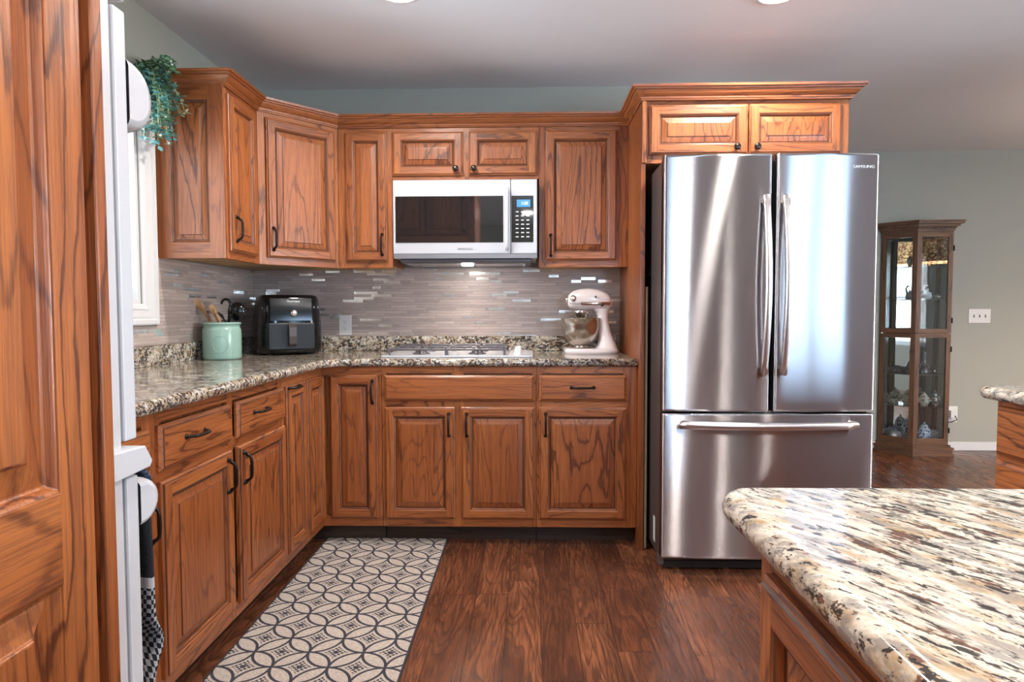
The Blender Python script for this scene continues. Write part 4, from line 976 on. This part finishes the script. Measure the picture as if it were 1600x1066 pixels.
def gl_door(parent, A, B, z0, z1, st, name, hinge=False):
    """framed glass leaf between plan points A and B"""
    A_, B_ = Vector((*A, 0)), Vector((*B, 0)); d = (B_-A_); w = d.length; an = math.atan2(d.y, d.x)
    mb = MB(); mb.box(0, st, 0, .018, z0, z1); mb.box(w-st, w, 0, .018, z0, z1); mb.box(st, w-st, 0, .018, z0, z0+.035, 'x'); mb.box(st, w-st, 0, .018, z1-.032, z1, 'x')
    o = mb.build(name, 'walnut', parent, loc=A_, bevel=.002); o.rotation_euler = (0, 0, an)
    MB().box(st, w-st, .007, .010, z0+.035, z1-.032).build('pane', 'glass', o)
    if hinge:
        for z in (z0+.10, z1-.12): MB().lathe([(.002, -.022), (.005, -.020), (.005, .020), (.002, .022)], (w+.003, -.002, z), 8).build('hinge', 'bronze', o)
    return o
for z0, z1 in ((.100, .963), (.968, 1.752)):
    gl_door(t, P0, P1, z0, z1, .034, 'angled_panel'); gl_door(t, (P1[0]+.002, P1[1]), P2, z0, z1, .034, 'door', True)
for z0, z1 in ((.1005, .963), (.968, 1.752)): gl_door(t, (P2[0], P2[1]+.019), (P2[0], WYc-.004), z0, z1, .022, 'side_panel')
for z in (.385, .640, 1.236, 1.494):
    MB().prism([(4.515, WYc-.004), (4.665, 1.415), (4.905, 1.415), (4.905, WYc-.004)], z-.006, z).build('glass_shelf', 'crystal', t)

def lat(name, label, cat, x, y, z, prof, mat, grp=None, extra=None):
    mb = MB().lathe(prof, (x, y, z+.0004), 20)
    if extra: extra(mb, x, y, z)
    return tag(mb.build(name, mat), label, cat, grp)
DEC = [(.002, 0), (.045, 0), (.050, .01), (.046, .03), (.030, .065), (.014, .095), (.011, .135), (.015, .14), (.010, .146), (.016, .158), (.018, .172), (.010, .185), (.002, .188)]
lat('glass_decanter', 'crystal decanter with stopper on the upper shelf of the lower curio doors', 'decanter', 4.778, 1.475, .640, DEC, 'crystal')
CUP = [(.002, 0), (.020, 0), (.026, .008), (.030, .050), (.028, .050), (.023, .010), (.002, .006)]
for i, (x, y) in enumerate(((4.838, 1.455), (4.868, 1.500), (4.850, 1.545), (4.605, 1.51), (4.648, 1.470), (4.665, 1.535), (4.585, 1.545), (4.680, 1.450))):
    lat('drinking_glass', 'small crystal glass on the decanter shelf of the curio', 'glass', x, y, .640, CUP, 'crystal', 'crystal glasses beside the curio decanter')
TP = [(.002, 0), (.026, 0), (.022, .008), (.038, .028), (.043, .048), (.036, .070), (.020, .080), (.024, .084), (.014, .094), (.006, .100), (.007, .108), (.002, .112)]
def pot(mb, x, y, z, s=1):
    mb.tube([(x-.036*s, y, z+.035), (x-.056*s, y, z+.050), (x-.066*s, y, z+.080)], [.007, .005, .004], 8)
    mb.tube([(x+.036*s, y, z+.030), (x+.060*s, y, z+.040), (x+.060*s, y, z+.065), (x+.034*s, y, z+.070)], .0035, 8)
lat('teapot', 'cream and gilt teapot on the second shelf, left of the silver one', 'teapot', 4.776, 1.465, .385, TP, 'gilded', extra=lambda *a: pot(*a, -1))
lat('teapot', 'etched silver teapot on the second shelf, right', 'teapot', 4.864, 1.470, .385, [(r*.92, h*1.1) for r, h in TP], 'silver')
lat('teapot', 'cream teapot behind the angled lower glass of the curio', 'teapot', 4.652, 1.482, .385, [(r, h*1.15) for r, h in TP], 'gilded', extra=pot)
for x, y in ((4.585, 1.545), (4.715, 1.540), (4.82, 1.54)):
    lat('tea_cup', 'small cup among the teapots on the second curio shelf', 'cup', x, y, .385, CUP, 'gilded', 'cups among the curio teapots')
JAR = [(.002, 0), (.030, 0), (.036, .01), (.046, .045), (.048, .075), (.036, .105), (.024, .115), (.030, .118), (.020, .132), (.006, .140), (.008, .148), (.002, .154)]
lat('ginger_jar', 'blue and white jar on the curio floor behind the front glass', 'jar', 4.782, 1.462, .100, JAR, 'china')
lat('ginger_jar', 'large blue and white jar behind the lower angled glass', 'jar', 4.682, 1.512, .100, [(r*1.1, h*1.25) for r, h in JAR], 'china')
lat('mug', 'blue and white mug in front of the large jar, behind the angled glass', 'mug', 4.655, 1.447, .100, [(.002, 0), (.028, 0), (.031, .01), (.031, .075), (.027, .075), (.026, .01), (.002, .008)], 'china')
lat('pumpkin_figurine', 'pale ribbed round ornament at the curio floor, leftmost', 'figurine', 4.590, 1.522, .100, [(.002, 0), (.03, 0), (.045, .02), (.048, .045), (.038, .07), (.015, .08), (.006, .078), (.006, .095), (.002, .096)], 'porcelain')
mb = MB(); mb.box(4.836, 4.896, 1.455, 1.475, .1005, .195); tag(mb.build('picture_box', 'silver', bevel=.008), 'dark etched square box on the curio floor, right', 'box')
lat('vase', 'small dark vase with flowers on the top curio shelf', 'vase', 4.815, 1.470, 1.494, [(.002, 0), (.018, 0), (.012, .01), (.024, .03), (.028, .05), (.018, .07), (.03, .082), (.026, .10), (.012, .11), (.002, .112)], 'bronze_worn')
lat('small_urn', 'small dark urn behind the upper curio glass, left', 'urn', 4.745, 1.480, 1.494, [(.002, 0), (.02, 0), (.014, .02), (.024, .05), (.02, .08), (.002, .10)], 'silver')
def swan(mb, x, y, z):
    mb.tube([(x-.02, y, z+.05), (x-.03, y-.002, z+.09), (x-.015, y-.004, z+.115), (x, y-.004, z+.105)], [.010, .007, .007, .004], 8)
    for k in range(10): mb.tube([(x, y, z+.03), (x+.02*math.cos(k), y+.012*math.sin(k*2), z+.055+.03*math.sin(k*1.7))], .005, 6)
lat('bird_figurine', 'white porcelain bird ornament on the middle upper curio shelf', 'figurine', 4.768, 1.450, 1.236, [(.002, 0), (.026, 0), (.034, .02), (.028, .05), (.012, .06), (.002, .062)], 'porcelain', extra=swan)
lat('trinket_dish', 'small lidded silver dish beside the white bird figurine', 'dish', 4.852, 1.455, 1.236, [(.002, 0), (.02, 0), (.034, .012), (.036, .018), (.02, .032), (.006, .040), (.006, .048), (.002, .05)], 'silver')
lat('glass_bowl', 'low crystal bowl on the floor of the upper curio section', 'bowl', 4.80, 1.475, .9675, [(.002, 0), (.02, 0), (.04, .02), (.05, .034), (.047, .034), (.036, .02), (.002, .006)], 'crystal')

# dining chandelier, beyond the right edge; the curio glass mirrors it
t = thing('pendant_lamp', 'pierced drum shade pendant over the dining area', 'lamp', (5.95, -.45, CZ))
MB().lathe([(.05, -.02), (.06, -.001), (.002, -.001)], n=20).build('canopy', 'bronze', t)
MB().tube([(0, 0, -.02), (0, 0, -.53)], .006, 8).build('rod', 'bronze', t)
MB().grid([[(.24*math.cos(2*PI*k/40), .24*math.sin(2*PI*k/40), z) for k in range(40)] for z in (-.53, -.77)], True).build('shade', 'shade', t)
l = bpy.data.lights.new('bulb', 'POINT'); l.energy = 80; l.color = (1, .84, .66); l.shadow_soft_size = .08
o = bpy.data.objects.new('bulb', l); COL.objects.link(o); o.parent = t; o.location = (0, 0, -.66)
